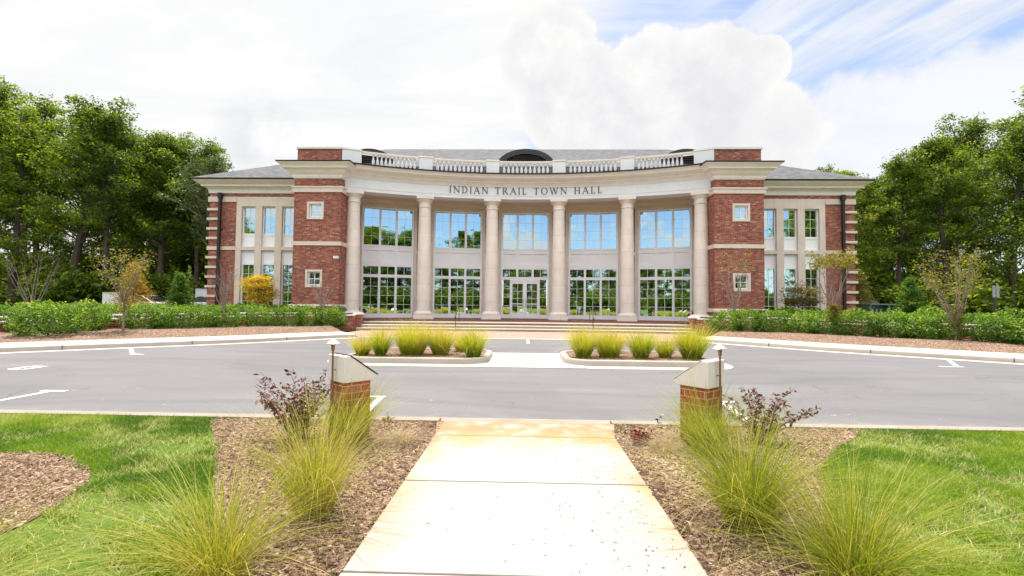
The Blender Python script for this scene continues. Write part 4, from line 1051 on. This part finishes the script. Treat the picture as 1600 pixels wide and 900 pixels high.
# ------------------------------------------------------------------ trees
def limb(p0, d, L, n, bendup=.15, wob=.12, r=random):
    pts = [Vector(p0)]; v = Vector(d).normalized()
    for i in range(n):
        v = (v+Vector((r.gauss(0,wob),r.gauss(0,wob),r.gauss(0,wob*.6)+bendup))).normalized(); pts.append(pts[-1]+v*(L/n))
    return pts
def forest_tree(name, H_, r0, cb, spread, mat, bark, seed, nl=9000, leaf=.30, limbs=26, shape='oval', clump=.85):
    """tapered trunk, limbs and a crown of leaf clumps with gaps; unit built at real height"""
    r = random.Random(seed); g = np.random.default_rng(seed)
    e = empty(name); tb = MB(); tips = []
    tr = limb((0,0,-.3),(r.gauss(0,.02),r.gauss(0,.02),1),H_*.93,12,.08,.028,r)
    tb.tube(tr,[r0*(1.25 if i == 0 else 1)*(1-.92*i/12)**.8+.02 for i in range(13)],8)
    def on(t):
        f = t*12; i = min(11,int(f)); return tr[i].lerp(tr[i+1],f-i)
    for k in range(limbs):
        t = cb+(1-cb)*((k+r.random())/limbs)**.9; t = min(t,.97); u = (t-cb)/(1-cb)
        if shape == 'oval': prof = (math.sin(math.pi*min(1,.22+.75*u))**.7)
        elif shape == 'open': prof = .5+.6*math.sin(math.pi*min(1,.1+.85*u))
        else: prof = 1.05-.85*u
        L = spread*prof*r.uniform(.6,1.15); a = k*2.4+r.gauss(0,.4); el = r.uniform(.1,.75)+.45*u
        p0 = on(t); d = (math.cos(a)*math.cos(el),math.sin(a)*math.cos(el),math.sin(el))
        lp = limb(p0,d,L,5,.05,.16,r); rr = r0*.33*(1-.65*u)
        tb.tube(lp,[rr*(1-.8*i/5)+.012 for i in range(6)],5)
        tips += [(lp[i],.75+.25*(i/5)) for i in (3,4,5)]
        for q in range(4):
            b = lp[r.randint(2,5)]; d2 = Vector(d)+Vector((r.gauss(0,.7),r.gauss(0,.7),r.gauss(0,.45)))
            sp = limb(b,d2,L*r.uniform(.25,.5),3,.04,.2,r); tb.tube(sp,[rr*.4*(1-.7*i/3)+.008 for i in range(4)],4)
            tips += [(sp[2],.8),(sp[3],1.0)]
    tips.append((tr[-1],1)); tips.append((tr[-2],1))
    tb.build('trunk',bark,e,smooth=True)
    per = max(8,nl//len(tips)); PP = []; TT = []
    for p,w in tips:
        k = int(per*r.uniform(.5,1.5)); cl = clump*r.uniform(.55,1.25)
        off = g.normal(size=(k,3)); off *= (np.minimum(1.0,1.5/np.linalg.norm(off,axis=1)))[:,None]; off *= np.array([cl*.66,cl*.66,cl*.34]); PP.append(np.array(p)+off)
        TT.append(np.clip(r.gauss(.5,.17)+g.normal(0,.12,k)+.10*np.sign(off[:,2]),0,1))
    PP = np.concatenate(PP); V,F = leaves(PP,leaf*g.uniform(.65,1.3,len(PP)),.35,.58)
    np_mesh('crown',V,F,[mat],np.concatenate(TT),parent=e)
    return e
PT = {
 'A': forest_tree('broadleaf_tree',20,.34,.30,4.3,'leaf_forest','bark',101,22000,.23,36,'oval',.95),
 'B': forest_tree('broadleaf_tree',19,.28,.42,3.5,'leaf_forest','bark',102,16000,.23,32,'open',.9),
 'C': forest_tree('broadleaf_tree',17,.24,.28,3.3,'leaf_forest_light','bark',103,17000,.22,34,'oval',.85),
 'D': forest_tree('slender_tree',15,.22,.44,3.0,'leaf_pale','bark_pale',104,8500,.21,26,'open',.75),
 'E': forest_tree('broadleaf_tree',19,.30,.14,3.9,'leaf_forest_light','bark',105,22000,.23,40,'oval',.95),
 'F': forest_tree('pine_tree',20,.24,.55,2.6,'leaf_forest','bark',106,9000,.22,26,'open',.7),
}
PH = {'A':20,'B':19,'C':17,'D':15,'E':19,'F':20}; usedT = set()
def tree(kind, x, y, h, label, group=None, cat='tree', wide=1.0, z=.3):
    o = PT[kind] if kind not in usedT else copy_tree(PT[kind]); usedT.add(kind)
    s = h/PH[kind]; o.location = (x,y,z); o.rotation_euler = (0,0,rng.uniform(0,6.28)); o.scale = (s*wide,s*wide,s)
    return tag(o,label,cat,group)
wl, wr = 'trees of the wood left of the hall','trees of the wood right of the hall'
tree('A',-49.5,41,23.0,'tallest dark broadleaf tree, cut by the left edge of the photo',wl)
tree('E',-46.2,39.5,18.5,'light green tree with low branches near the left edge, left of the bare sapling',wl)
tree('A',-42.6,41.5,20.6,'large dark broadleaf tree with thick forked trunk in the wood left of the hall',wl)
tree('B',-38.6,41,18.9,'dark high-crowned tree right of the forked one in the left wood',wl)
tree('A',-35.4,43,18.4,'wide dark tree above the orange cypress in the left wood',wl)
tree('B',-32.8,44.5,17.4,'dark tree with high crown between the cypress and the pale slender tree',wl)
tree('D',-28.6,41.5,15.0,'slender pale-leaved tree with open crown next to the left wing',wl)
tree('D',-26.9,46,14.2,'second slender pale tree, half hidden behind the left wing corner',wl)
tree('E',-37.2,45.5,18.4,'light green tree filling the wood right of the large forked tree, left of the hall',wl)
tree('C',-30.4,47,15.8,'mid green tree behind the pale slender one, left of the hall',wl)
for i,(k,x,y,h) in enumerate([('B',-57,50,24.5),('A',-52,51,23),('E',-47,49,19.5),('B',-43,52,20),('E',-39.5,50,17),('A',-36.5,52,17.5),('E',-33,51,15),('B',-31,54,15.5),('E',-63,57,26),('A',-56,60,25),('E',-50,60,22),('E',-45,59,20),('A',-41,62,20),('E',-37,60,18),('E',-66,47,24),('E',-33,62,17),('E',-60,68,24),('E',-48,70,22),('E',-41,72,20),('E',-54,74,22)]):
    tree(k,x,y,h,'dark tree deep in the wood left of the hall, behind its front row','trees deep in the left wood')
tree('A',45.5,41.5,22.2,'tallest dark broadleaf tree, cut by the right edge of the photo',wr)
tree('E',41.4,40,17.6,'bright green tree near the right edge with branches down to the hedge',wr,wide=.9)
tree('A',38.6,42.5,17.9,'large dark tree with wide crown above the wide multi-stemmed sapling',wr,wide=.95)
tree('B',34.6,43.5,15.2,'dark high-crowned tree right of the green cone-shaped conifer',wr)
tree('C',32.2,44,14.6,'yellowish green tree above the transformer box in the right wood',wr,wide=.9)
tree('C',29.3,42.5,14.0,'light green tree rising beside the right wing corner',wr,wide=.85)
tree('F',35.6,55,18.4,'distant dark crown peeping over the right wing roof',wr)
for i,(k,x,y,h) in enumerate([('A',55,51,24),('B',50,52,22.5),('E',46.5,51,18.5),('A',43,54,17.5),('E',40,53,14.5),('B',36.5,58,14.5),('C',34.2,50,17.0),('E',62,55,26),('A',57,62,24),('E',52,62,22),('E',47,63,19),('B',43.5,64,17),('E',66,47,24),('E',52,72,22),('E',60,72,25),('D',31,62,15)]):
    tree(k,x,y,h,'dark tree deep in the wood right of the hall, behind its front row','trees deep in the right wood')
mirror = []
for i in range(30):
    x = -72+i*4.8+rng.normal(0,1.2); h = rng.uniform(23.5,27) if 12 < x < 48 else rng.uniform(15.5,18.5)
    mirror.append((x,-66-rng.uniform(0,10),h))
for i in range(16): mirror.append((-60+i*8+rng.normal(0,1),-84,rng.uniform(13,16)))
mirror += [(46,-6,19),(50,-15,21),(54,-10,20),(57,-24,22),(62,-32,22),(66,-20,23),(70,-40,24),(51,0,20),(-52,-12,17),(-57,-22,18),(-62,-32,18),(-66,-22,19),(-70,-42,19),(-48,-4,14.5),(-76,-52,20),(-82,-62,20),(76,-52,24)]
for i,(x,y,h) in enumerate(mirror):
    tree('EEAEC'[i % 5],x,y,h,'dark leafy tree across the lawn, mirrored in the hall windows','trees mirrored in the windows',wide=1.4)

# understory: bushes at the foot of the wood
def bush(seed, mat, n=2600, size=.2):
    e = empty('woodland_bush'); g = np.random.default_rng(seed); C = g.uniform(-1,1,(16,3))*np.array([1.1,.9,.55])+np.array([0,0,.9])
    P = np.concatenate([c+g.normal(size=(n//16,3))*np.array([.36,.34,.24]) for c in C]); P[:,2] = np.abs(P[:,2])
    V,F = leaves(P,size*g.uniform(.6,1.3,len(P)),.3,.55); np_mesh('foliage',V,F,[mat],g.beta(2,2,len(P)),parent=e)
    sb = MB()
    for c in C: sb.tube([(0,0,-.1),(c[0]*.5,c[1]*.5,c[2]*.55),tuple(c)],[.03,.02,.008],4)
    sb.build('stems','bark',e); return e
BU = [bush(31,'leaf_forest'),bush(32,'leaf_forest_light'),bush(33,'leaf_forest')]; bu = set()
for s,sd in ((-1,'left'),(1,'right')):
    for i in range(64):
        k = int(rng.integers(0,3)); o = BU[k] if k not in bu else copy_tree(BU[k]); bu.add(k)
        x = s*rng.uniform(27.5,62); y = rng.uniform(40,47) if i % 2 else rng.uniform(46,64)
        sc = rng.uniform(.9,2.1)
        if i > 45: x = s*(30+(i-46)*2.6); y = rng.uniform(60,68); sc = rng.uniform(2.4,3.4) if s < 0 else rng.uniform(1.4,2.4)
        o.location = (x,y,.45); o.rotation_euler = (0,0,rng.uniform(0,6.28)); o.scale = (sc*1.2,sc*1.2,sc)
        tag(o,f'leafy bush under the trees of the {sd} wood','bush',f'undergrowth bushes of the {sd} wood')

for i in range(44):
    o = copy_tree(BU[i % 3]); sc = rng.uniform(2.2,3.4); o.location = (-88+i*4.1+rng.normal(0,.8),-60-rng.uniform(0,5),0); o.rotation_euler = (0,0,rng.uniform(0,6.28)); o.scale = (sc*1.1,sc,sc)
    tag(o,'tall leafy bush across the lawn, mirrored in the hall windows','bush','bushes mirrored in the windows')

for s,sd,n in ((-1,'left',17),(1,'right',9)):
    for i in range(n):
        o = copy_tree(BU[i % 3]); sc = rng.uniform(2.3,3.3); o.location = (s*(29+i*40/n+rng.normal(0,.5)),rng.uniform(50,57),.4); o.rotation_euler = (0,0,rng.uniform(0,6.28)); o.scale = (sc*1.1,sc,sc*1.15)
        tag(o,f'leafy bush under the trees of the {sd} wood','bush',f'undergrowth bushes of the {sd} wood')

# young ornamental trees
def vase_tree(name, H_, spread, stems, mat, leafn, seed, leaf=.07, trunk=.45, loc=(0,0,.2), label=None, top=False, mid=False, cat='young tree', bark='twig', dens=3):
    r = random.Random(seed); g = np.random.default_rng(seed); e = empty(name,loc,label=label,cat=cat); b = MB(); tips = []
    b.tube([(0,0,-.1),(.01,0,trunk*.5),(0,.01,trunk)],[.05,.04,.04],7)
    for i in range(stems):
        a = i*6.283/stems+r.gauss(0,.3); l = spread*r.uniform(.35,1.0); h = H_*r.uniform(.72,1.0)
        pts = [(0,0,trunk*.9)]
        for t in (.25,.5,.75,1): pts.append((math.cos(a)*l*t**.8+r.gauss(0,.04),math.sin(a)*l*t**.8+r.gauss(0,.04),trunk+(h-trunk)*t))
        b.tube(pts,[.026,.021,.016,.010,.004],5); tips += [Vector(pts[4]),Vector(pts[3])]
        for q in range(dens*2):
            t = r.uniform(.25,.95); f = t*4; i0 = min(3,int(f)); p = Vector(pts[i0]).lerp(Vector(pts[i0+1]),f-i0)
            d = Vector((math.cos(a)*.5+r.gauss(0,.55),math.sin(a)*.5+r.gauss(0,.55),1.0))
            tw = limb(p,d,H_*r.uniform(.1,.24),3,.12,.12,r); b.tube(tw,[.009,.007,.005,.002],4); tips.append(tw[-1]); tips.append(tw[2])
    b.build('branches',bark,e)
    if leafn:
        T = sorted(tips,key=lambda p:p.z)
        if top: T = T[int(len(T)*.62):]
        P = [np.array(T[g.integers(0,len(T))])+g.normal(0,.14,3)*np.array([1,1,.55]) for _ in range(leafn)]
        if mid:
            P += [np.array([g.normal(.06,.13),g.normal(0,.13),g.uniform(trunk*.6,trunk+mid)]) for _ in range(leafn//2)]
        P = np.array(P); V,F = leaves(P,leaf*g.uniform(.7,1.3,len(P)),.5,.5); np_mesh('leaves',V,F,[mat],g.beta(2,2,len(P)),parent=e)
    return e
vase_tree('bare_sapling',4.6,1.45,9,'leaf_brown_green',90,41,.10,.7,(-30.6,27.5,.2),'bare multi-stemmed sapling with brown twigs before the dark wood at far left')
vase_tree('thin_leaved_sapling',3.35,.95,7,'leaf_yellow_green',1150,42,.085,1.3,(-16.4,18.2,.3),'thin sapling with sparse yellow-green leaves in the mulch left of the road',top=False,mid=.7)
vase_tree('bare_sapling',3.35,.75,9,'leaf_brown_green',12,43,.06,.95,(-14.5,21.6,.3),'leafless grey sapling in front of the left wing corner',dens=4)
vase_tree('bare_sapling',3.0,.75,8,'leaf_brown_green',10,44,.06,1.0,(-10.9,24.3,.3),'leafless sapling in front of the left brick tower',dens=4)
vase_tree('bare_sapling',4.15,1.0,8,'leaf_yellow_green',230,45,.10,1.1,(11.35,25.0,.3),'nearly bare sapling with a yellow leafy tip before the right brick tower',top=True,dens=4)
vase_tree('yellow_leaved_sapling',3.75,.95,10,'leaf_yellow_green',2600,46,.10,1.15,(14.6,22.0,.3),'vase-shaped sapling with yellow-green top before the right wing corner',top=True,mid=.3)
vase_tree('yellow_leaved_sapling',3.6,1.25,11,'leaf_yellow_green',1700,47,.085,.75,(17.1,18.6,.3),'wide multi-stemmed sapling with sparse yellow-olive leaves among the shrubs at right',mid=.75)

def conifer(name, H_, R0, mat, seed, n, loc, label, leaf=.12, p=1.0, cat='conifer'):
    g = np.random.default_rng(seed); e = empty(name,loc,label=label,cat=cat); b = MB(); b.tube([(0,0,-.1),(0,0,H_*.5),(0,0,H_*.97)],[.06,.04,.01],7); PP = []; TT = []
    nb = 70
    for i in range(nb):
        u = .12+.88*(i+g.random())/nb; z = H_*u; rad = R0*(1-u)**p*g.uniform(.75,1.15)+.05; a = i*2.39996+g.normal(0,.2)
        tip = np.array([math.cos(a)*rad,math.sin(a)*rad,z+rad*.18]); b.tube([(0,0,z-.05),tuple(tip)],[.014,.004],4)
        k = max(6,int(n/nb*(.35+1.3*(1-u)))); t = g.random(k)**.6
        PP.append(np.array([0,0,z])*(1-t)[:,None]+tip*t[:,None]+g.normal(0,1,(k,3))*np.array([.10,.10,.055])*(.5+R0*.6)); TT.append(np.clip(g.normal(.5,.18)+g.normal(0,.12,k),0,1))
    b.build('trunk','bark',e); P = np.concatenate(PP); V,F = leaves(P,leaf*g.uniform(.6,1.3,len(P)),.35,.35); np_mesh('foliage',V,F,[mat],np.concatenate(TT),parent=e); return e
conifer('young_cypress',3.9,1.75,'leaf_cypress',51,7000,(-26.4,30,.3),'feathery orange-tinged young cypress left of the white car')
conifer('green_conifer',3.4,1.35,'leaf_cone_green',52,7500,(-26.6,34.4,.3),'bright green cone-shaped conifer beside the white fence',.15,.8)
conifer('green_conifer',4.0,1.25,'leaf_yellow_green',53,6500,(25.6,35.6,.55),'yellowish green cone-shaped conifer beside the right wing corner',.14,.8)
conifer('green_conifer',3.4,1.25,'leaf_cone_green',54,7500,(29.8,36,.55),'bright green cone-shaped conifer right of the transformer box',.15,.75)
def globe_tree(name, rx, h0, h1, mat, seed, n, loc, label, leaf=.11):
    g = np.random.default_rng(seed); e = empty(name,loc,label=label,cat='young tree'); b = MB(); b.tube([(0,0,-.1),(.03,0,h0),(0,.02,(h0+h1)/2)],[.05,.045,.03],7); PP=[];TT=[]
    for i in range(60):
        d = g.normal(size=3); d /= np.linalg.norm(d); rr = g.uniform(.45,1.0); c = np.array([d[0]*rx*rr,d[1]*rx*rr,(h0+h1)/2+d[2]*(h1-h0)*.5*rr])
        b.tube([(0,0,(h0+h1)/2-.2),tuple(c)],[.015,.004],4); k = n//60
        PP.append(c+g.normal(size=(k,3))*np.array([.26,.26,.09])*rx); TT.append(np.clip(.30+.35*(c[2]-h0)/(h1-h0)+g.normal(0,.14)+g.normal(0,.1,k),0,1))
    b.build('trunk','bark',e); P = np.concatenate(PP); V,F = leaves(P,leaf*g.uniform(.6,1.3,len(P)),.55,.45); np_mesh('foliage',V,F,[mat],np.concatenate(TT),parent=e)
globe_tree('golden_maple',.95,.95,3.1,'leaf_gold',61,9000,(-17.6,29.6,.3),'round golden-yellow maple in front of the left wing windows')
globe_tree('brown_green_maple',1.1,.9,3.0,'leaf_brown_green',62,4200,(17.9,29.9,.3),'thin brownish green maple in front of the right wing windows')

# ------------------------------------------------------------------ cars, boxes, signs behind the hedge
def car(loc, rz, paint, label, suv=True):
    e = empty('parked_car',loc,rz,label,'car'); L = 4.6
    h = 1.72 if suv else 1.45; b = .98 if suv else .86
    lower = [(-2.3,.35),(-2.3,b-.12),(-2.2,b-.02),(-1.15,b+.06),(1.75 if suv else 1.45,b+.08),(2.25,b),(2.3,.55),(2.28,.35)]
    def yb(poly, y): return [(x,y,z) for x,z in poly]
    n = len(lower)
    body = MB().rings([yb([(x*.985,z) for x,z in lower],-.90),yb(lower,-.80),yb(lower,.80),yb([(x*.985,z) for x,z in lower],.90)],True); body.f += [tuple(range(n)),tuple(range(4*n-1,3*n-1,-1))]
    top = [(-1.2,b+.03),(-.35,h-.06),(.0,h),(1.5,h-.03),(2.05,b+.07)] if suv else [(-1.1,b+.03),(-.2,h-.05),(.15,h),(.95,h-.05),(1.7,b+.05)]
    m = len(top); body.rings([yb(top,-.78),yb([(x*.93,z) for x,z in top],-.62)] if False else [yb(top,-.80),yb(top,.80)],True); body.f += [tuple(range(len(body.v)-2*m,len(body.v)-m)),tuple(range(len(body.v)-1,len(body.v)-m-1,-1))]
    body.build('body',paint,e,smooth=True,bevel=.05)
    gl = MB(); q = [(x*.9+.03,b+.08+(z-b-.03)*.86) for x,z in top]
    for y in (-.86,.86): gl.yprism(q,y-.005,y+.005) if False else gl.yprism(q,math.copysign(.79,y),math.copysign(.856,y))
    gl.build('side_window','car_glass',e)
    ws = MB(); (x0,zA),(x1,zB) = top[0],top[1]; ws.add([(x0+.06,-.7,zA+.09),(x0+.06,.7,zA+.09),(x1-.04,.66,zB-.02),(x1-.04,-.66,zB-.02)],[(0,1,2,3)]); ws.v = [(x-.06,y,z+.03) for x,y,z in ws.v]; ws.build('windscreen','car_glass',e)
    rw = MB(); (x0,zA),(x1,zB) = top[-1],top[-2]; rw.add([(x0+.02,-.7,zA+.1),(x0+.02,.7,zA+.1),(x1+.06,.66,zB-.08),(x1+.06,-.66,zB-.08)],[(0,1,2,3)]); rw.build('rear_window','car_glass',e)
    for x in (-1.42,1.4):
        for y in (-.84,.84):
            pts = [(.34,-.1),(.34,.1)]; w = MB(); k = 20
            ring = lambda r,yy: [(x+r*math.cos(2*math.pi*i/k),y+yy,.34+r*math.sin(2*math.pi*i/k)) for i in range(k)]
            w.rings([ring(.2,-.11),ring(.33,-.11),ring(.34,0),ring(.33,.11),ring(.2,.11)]); wo = w.build('wheel','tyre',e)
            MB().rings([ring(.01,-.1),ring(.2,-.1),ring(.2,.1),ring(.01,.1)]).build('rim','rim_metal',wo)
    for y in (-.62,.62): MB().box(-2.32,-2.2,y-.16,y+.16,.66,.8).build('headlight','lamp_glass',e,bevel=.02)
    return e
car((-31.7,37.6,.58),R_(172),'car_white','white parked car seen above the hedge, front half, between cypress and green conifer',False)
car((-34.4,43,.58),R_(100),'car_white','white sport utility car with dark rear window behind the nearer white car')
car((-27.1,38.2,.58),R_(-8),'car_white','white parked car whose bonnet shows just above the hedge beside the left wing',False)
car((27.6,39,.58),R_(15),'car_dark_green','dark green parked car half hidden behind the right wing corner')
def slat_box(name, loc, w, d, h, mat, label, cat):
    e = empty(name,loc,label=label,cat=cat); m = MB(); k = int(w/.3)
    for i in range(k): m.box(-w/2+i*w/k+.006,-w/2+(i+1)*w/k-.006,-.02,.02,.05,h)
    m.build('panel',mat,e); p = MB()
    for x in (-w/2,0,w/2): p.box(x-.05,x+.05,.025,.125,0,h+.04)
    p.build('post',mat,e); MB().box(-w/2,w/2,-.05,.05,h,h+.05).build('top_rail',mat,e)
    return e
slat_box('privacy_fence',(-28.9,41.5,.55),3.4,.1,2.15,'white_panel','white panel fence between the green conifer and the left wing','fence')
slat_box('privacy_fence',(-31.6,34.6,.2),2.6,.1,1.95,'white_panel','pale grey panel fence half hidden behind the thin yellow-green sapling','fence')
e = empty('transformer_box',(25.3,33.4,.25),label='green steel transformer box behind the right hedge',cat='transformer')
MB().box(-.85,.85,-.1,.75,0,1.55).build('cabinet','utility_green',e,bevel=.02)
MB().box(-.90,.90,-.55,.80,1.56,1.66).build('lid','utility_green',e,bevel=.02)
for x in (-.82,.45): MB().box(x-.04,x+.04,-.5,-.12,0,1.55).build('side_plate','utility_green',e)
for x in (-.5,-.2,.1): MB().tube([(x,-.16,.1),(x,-.16,1.3)],.07,10).build('conduit','sign_back',e)
e = empty('marker_post',(25.75,32.6,.25),label='short white marker post in front of the transformer box',cat='post')
MB().box(-.09,.09,-.05,.05,0,1.15).build('post','white_panel',e,bevel=.015)
e = empty('sign_post',(29.9,29.8,.2),label='dark post carrying two narrow grey sign backs near the right edge',cat='sign')
MB().box(-.05,.05,-.05,.05,0,2.25).build('post','post_dark',e)
for x in (-.12,.12): MB().box(x-.095,x+.095,-.085,-.06,2.15,2.9).build('sign_plate','sign_back',e,bevel=.01)
MB().box(-.2,.2,-.058,.0,2.2,2.26).build('bracket','post_dark',e)

# ------------------------------------------------------------------ sky, sun, camera
SUN_EL, SUN_AZ = 71.0, -20.0        # azimuth measured from +Y towards +X
sd = Vector((math.sin(R_(SUN_AZ))*math.cos(R_(SUN_EL)), math.cos(R_(SUN_AZ))*math.cos(R_(SUN_EL)), math.sin(R_(SUN_EL))))
w = bpy.data.worlds.new('World'); scene.world = w; w.use_nodes = True; nt = NT(w.node_tree)
sky = nt.n('TexSky', 0, sky_type='NISHITA', sun_disc=False, sun_elevation=R_(SUN_EL), sun_rotation=R_(SUN_AZ), altitude=100, air_density=1.0, dust_density=.6, ozone_density=2.0)
g = nt.n('TexCoord', 0); D = nt.vm('NORMALIZE', g); dx = nt.sep(D)
den = nt.m('ADD', nt.m('MAXIMUM', dx[2], 0.0), .16)
pl = nt.comb(nt.m('DIVIDE', dx[0], den), nt.m('DIVIDE', dx[1], den), 0.0)
wisp = nt.noise(nt.vm('MULTIPLY', pl, (.55,1.5,1.0)), 1.5, 8, .62, .6)
cum = nt.noise(D, 5.2, 8, .56, .25)
fine = nt.noise(D, 13.0, 9, .62)
def blob(c, r0, r1):
    c = Vector(c).normalized(); a = nt.vm('DOT_PRODUCT', D, tuple(c), out=1)
    return nt.step(a, math.cos(R_(r1)), math.cos(R_(r0)))
def pix(px, py):
    f = 711.1; yw, pt, rl = math.atan(20/f), math.atan(25.5/f), R_(.6)
    Fw = Vector((-math.sin(yw)*math.cos(pt), math.cos(yw)*math.cos(pt), math.sin(pt))); r0 = Vector((math.cos(yw), math.sin(yw), 0)); u0 = r0.cross(Fw)
    r = r0*math.cos(rl)+u0*math.sin(rl); u = u0*math.cos(rl)-r0*math.sin(rl)
    return Fw, r, u, (Fw+r*((px-800)/f)+u*((450-py)/f)).normalized()
FILL_BANK = 2.5
lump = lambda c, r0, r1, k: nt.m('MULTIPLY', blob(c, r0, r1), k)
add = lambda *a: a[0] if len(a) == 1 else nt.m('ADD', a[0], add(*a[1:]))
mx = lambda *a: a[0] if len(a) == 1 else nt.m('MAXIMUM', a[0], mx(*a[1:]))
d1 = lambda px, py: pix(px, py)[3]
# heaped cumulus in front and right; veil on the left where the sun stands; open blue patch upper right
heap = mx(lump(d1(858,90),1.5,7.5,1.0), lump(d1(900,160),2,9,1.0), lump(d1(1020,160),2,9.5,1.0), lump(d1(1120,130),2,7.5,1.0), lump(d1(1185,100),.5,4.0,.9), lump(d1(1060,215),3,11,1.0), lump(d1(1200,215),2,7.5,.8))
cn = add(nt.m('MULTIPLY', nt.m('SUBTRACT', cum, .5), 1.35), nt.m('MULTIPLY', nt.m('SUBTRACT', fine, .5), .95))
hp = nt.step(add(heap, cn), .24, .58)
low = mx(lump(d1(1330,235),2,11,.9), lump(d1(1480,200),1,9,.85), lump(d1(1580,200),2,9,.85))
lw = nt.m('MULTIPLY', nt.step(add(low, nt.m('MULTIPLY', cn, .8)), .22, .72), .9)
veilmask = mx(lump(d1(250,60),24,44,1.0), lump(d1(640,40),6,20,.9), lump(d1(700,170),5,14,1.0), lump((-.5,.5,1.0),25,60,.9))
veil = nt.step(add(veilmask, nt.m('MULTIPLY', nt.m('SUBTRACT', wisp, .5), .8)), .15, .75)
blue = lump(d1(1340,95),3,15,.8)
frontm = nt.step(dx[1], -.25, .25)
wsp = nt.m('MULTIPLY', nt.step(nt.m('SUBTRACT', wisp, nt.m('MULTIPLY', blue, .10)), .38, .66), nt.m('ADD', .15, nt.m('MULTIPLY', frontm, .75)))
bn = nt.noise(nt.vm('MULTIPLY', D, (1.0,1.0,2.0)), 6.5, 7, .55, .2)
bc = nt.m('MULTIPLY', nt.step(bn, .50, .60), nt.step(dx[1], .1, -.3))
sa = nt.vm('DOT_PRODUCT', pl, (.38,-.92,0.0), out=1); sb_ = nt.vm('DOT_PRODUCT', pl, (.92,.38,0.0), out=1)
streak = nt.noise(nt.comb(nt.m('MULTIPLY', sa, .5), nt.m('MULTIPLY', sb_, 2.6), 0.0), 1.9, 8, .6, .5)
right = nt.m('MULTIPLY', blob(d1(1420,70),10,28), nt.m('ADD', .18, nt.m('MULTIPLY', nt.step(streak, .34, .70), .75)))
wsp = nt.m('MAXIMUM', wsp, right)
hz = nt.m('MULTIPLY', nt.step(dx[2], .30, .0), nt.m('ADD', .04, nt.m('MULTIPLY', frontm, .40)))
# bright cloud bank added unseen behind the viewer to fill the shaded facade
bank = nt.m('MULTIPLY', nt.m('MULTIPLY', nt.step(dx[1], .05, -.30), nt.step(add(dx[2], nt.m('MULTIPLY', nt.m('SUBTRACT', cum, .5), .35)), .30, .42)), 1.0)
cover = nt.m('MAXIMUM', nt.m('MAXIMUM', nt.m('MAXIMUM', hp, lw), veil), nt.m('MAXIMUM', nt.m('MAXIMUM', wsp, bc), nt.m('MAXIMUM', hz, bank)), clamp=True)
shade = nt.m('ADD', nt.m('MULTIPLY', cum, .55), nt.m('MULTIPLY', fine, .45))
edge = nt.m('SUBTRACT', 1.0, nt.step(add(heap, cn), .42, 1.0))
ccol = nt.ramp(nt.m('ADD', shade, nt.m('MULTIPLY', edge, .10)), [(.38, (.83,.83,.88)), (.50, (.95,.945,.97)), (.62, (1.08,1.07,1.06))])
vcol = nt.ramp(wisp, [(.30, (.93,.945,1.0)), (.46, (1.03,1.035,1.05)), (.60, (1.10,1.10,1.10))])
ccol = nt.mix(nt.m('MAXIMUM', hp, nt.m('MULTIPLY', lw, .6), clamp=True), vcol, ccol)
grey = nt.m('MULTIPLY', lump(d1(410,212),0,5.0,1.0), nt.step(cum,.38,.56))
ccol = nt.mix(nt.m('MULTIPLY', grey, .4), ccol, (.66,.67,.73))
ccol = nt.mix(bank, ccol, (FILL_BANK*1.03,FILL_BANK,FILL_BANK*.97))
SKY_S, CLOUD = .10, .43
skyc = nt.vm('SCALE', sky, sc=SKY_S)
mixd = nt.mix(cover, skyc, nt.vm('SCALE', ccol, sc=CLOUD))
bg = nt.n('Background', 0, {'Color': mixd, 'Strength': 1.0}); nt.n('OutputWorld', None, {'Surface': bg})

sl_ = bpy.data.lights.new('sun', 'SUN'); sl_.energy = 3.6; sl_.angle = R_(.6); sl_.color = (1.0,.955,.88)
so = bpy.data.objects.new('sun', sl_); COL.objects.link(so); so.rotation_euler = sd.to_track_quat('Z','Y').to_euler(); so.location = (0,0,60)

cd = bpy.data.cameras.new('camera'); cam = bpy.data.objects.new('camera', cd); COL.objects.link(cam)
Fw, r, u, _ = pix(800,450)
cam.matrix_world = Matrix(((r.x,u.x,-Fw.x,0),(r.y,u.y,-Fw.y,0),(r.z,u.z,-Fw.z,1.6),(0,0,0,1)))
cd.sensor_width = 36; cd.lens = 16.0; cd.clip_start = .05; cd.clip_end = 3000
scene.camera = cam; w.cycles.sampling_method = 'NONE'
vs = scene.view_settings; vs.view_transform = 'Standard'; vs.look = 'None'; vs.exposure = 1.1; vs.gamma = 1.0; vs.use_curve_mapping = False
scene.cycles.max_bounces = 8; scene.cycles.transparent_max_bounces = 4
scene.cycles.use_denoising = True
scene.cycles.use_adaptive_sampling = False
scene.cycles.caustics_reflective = False; scene.cycles.caustics_refractive = False
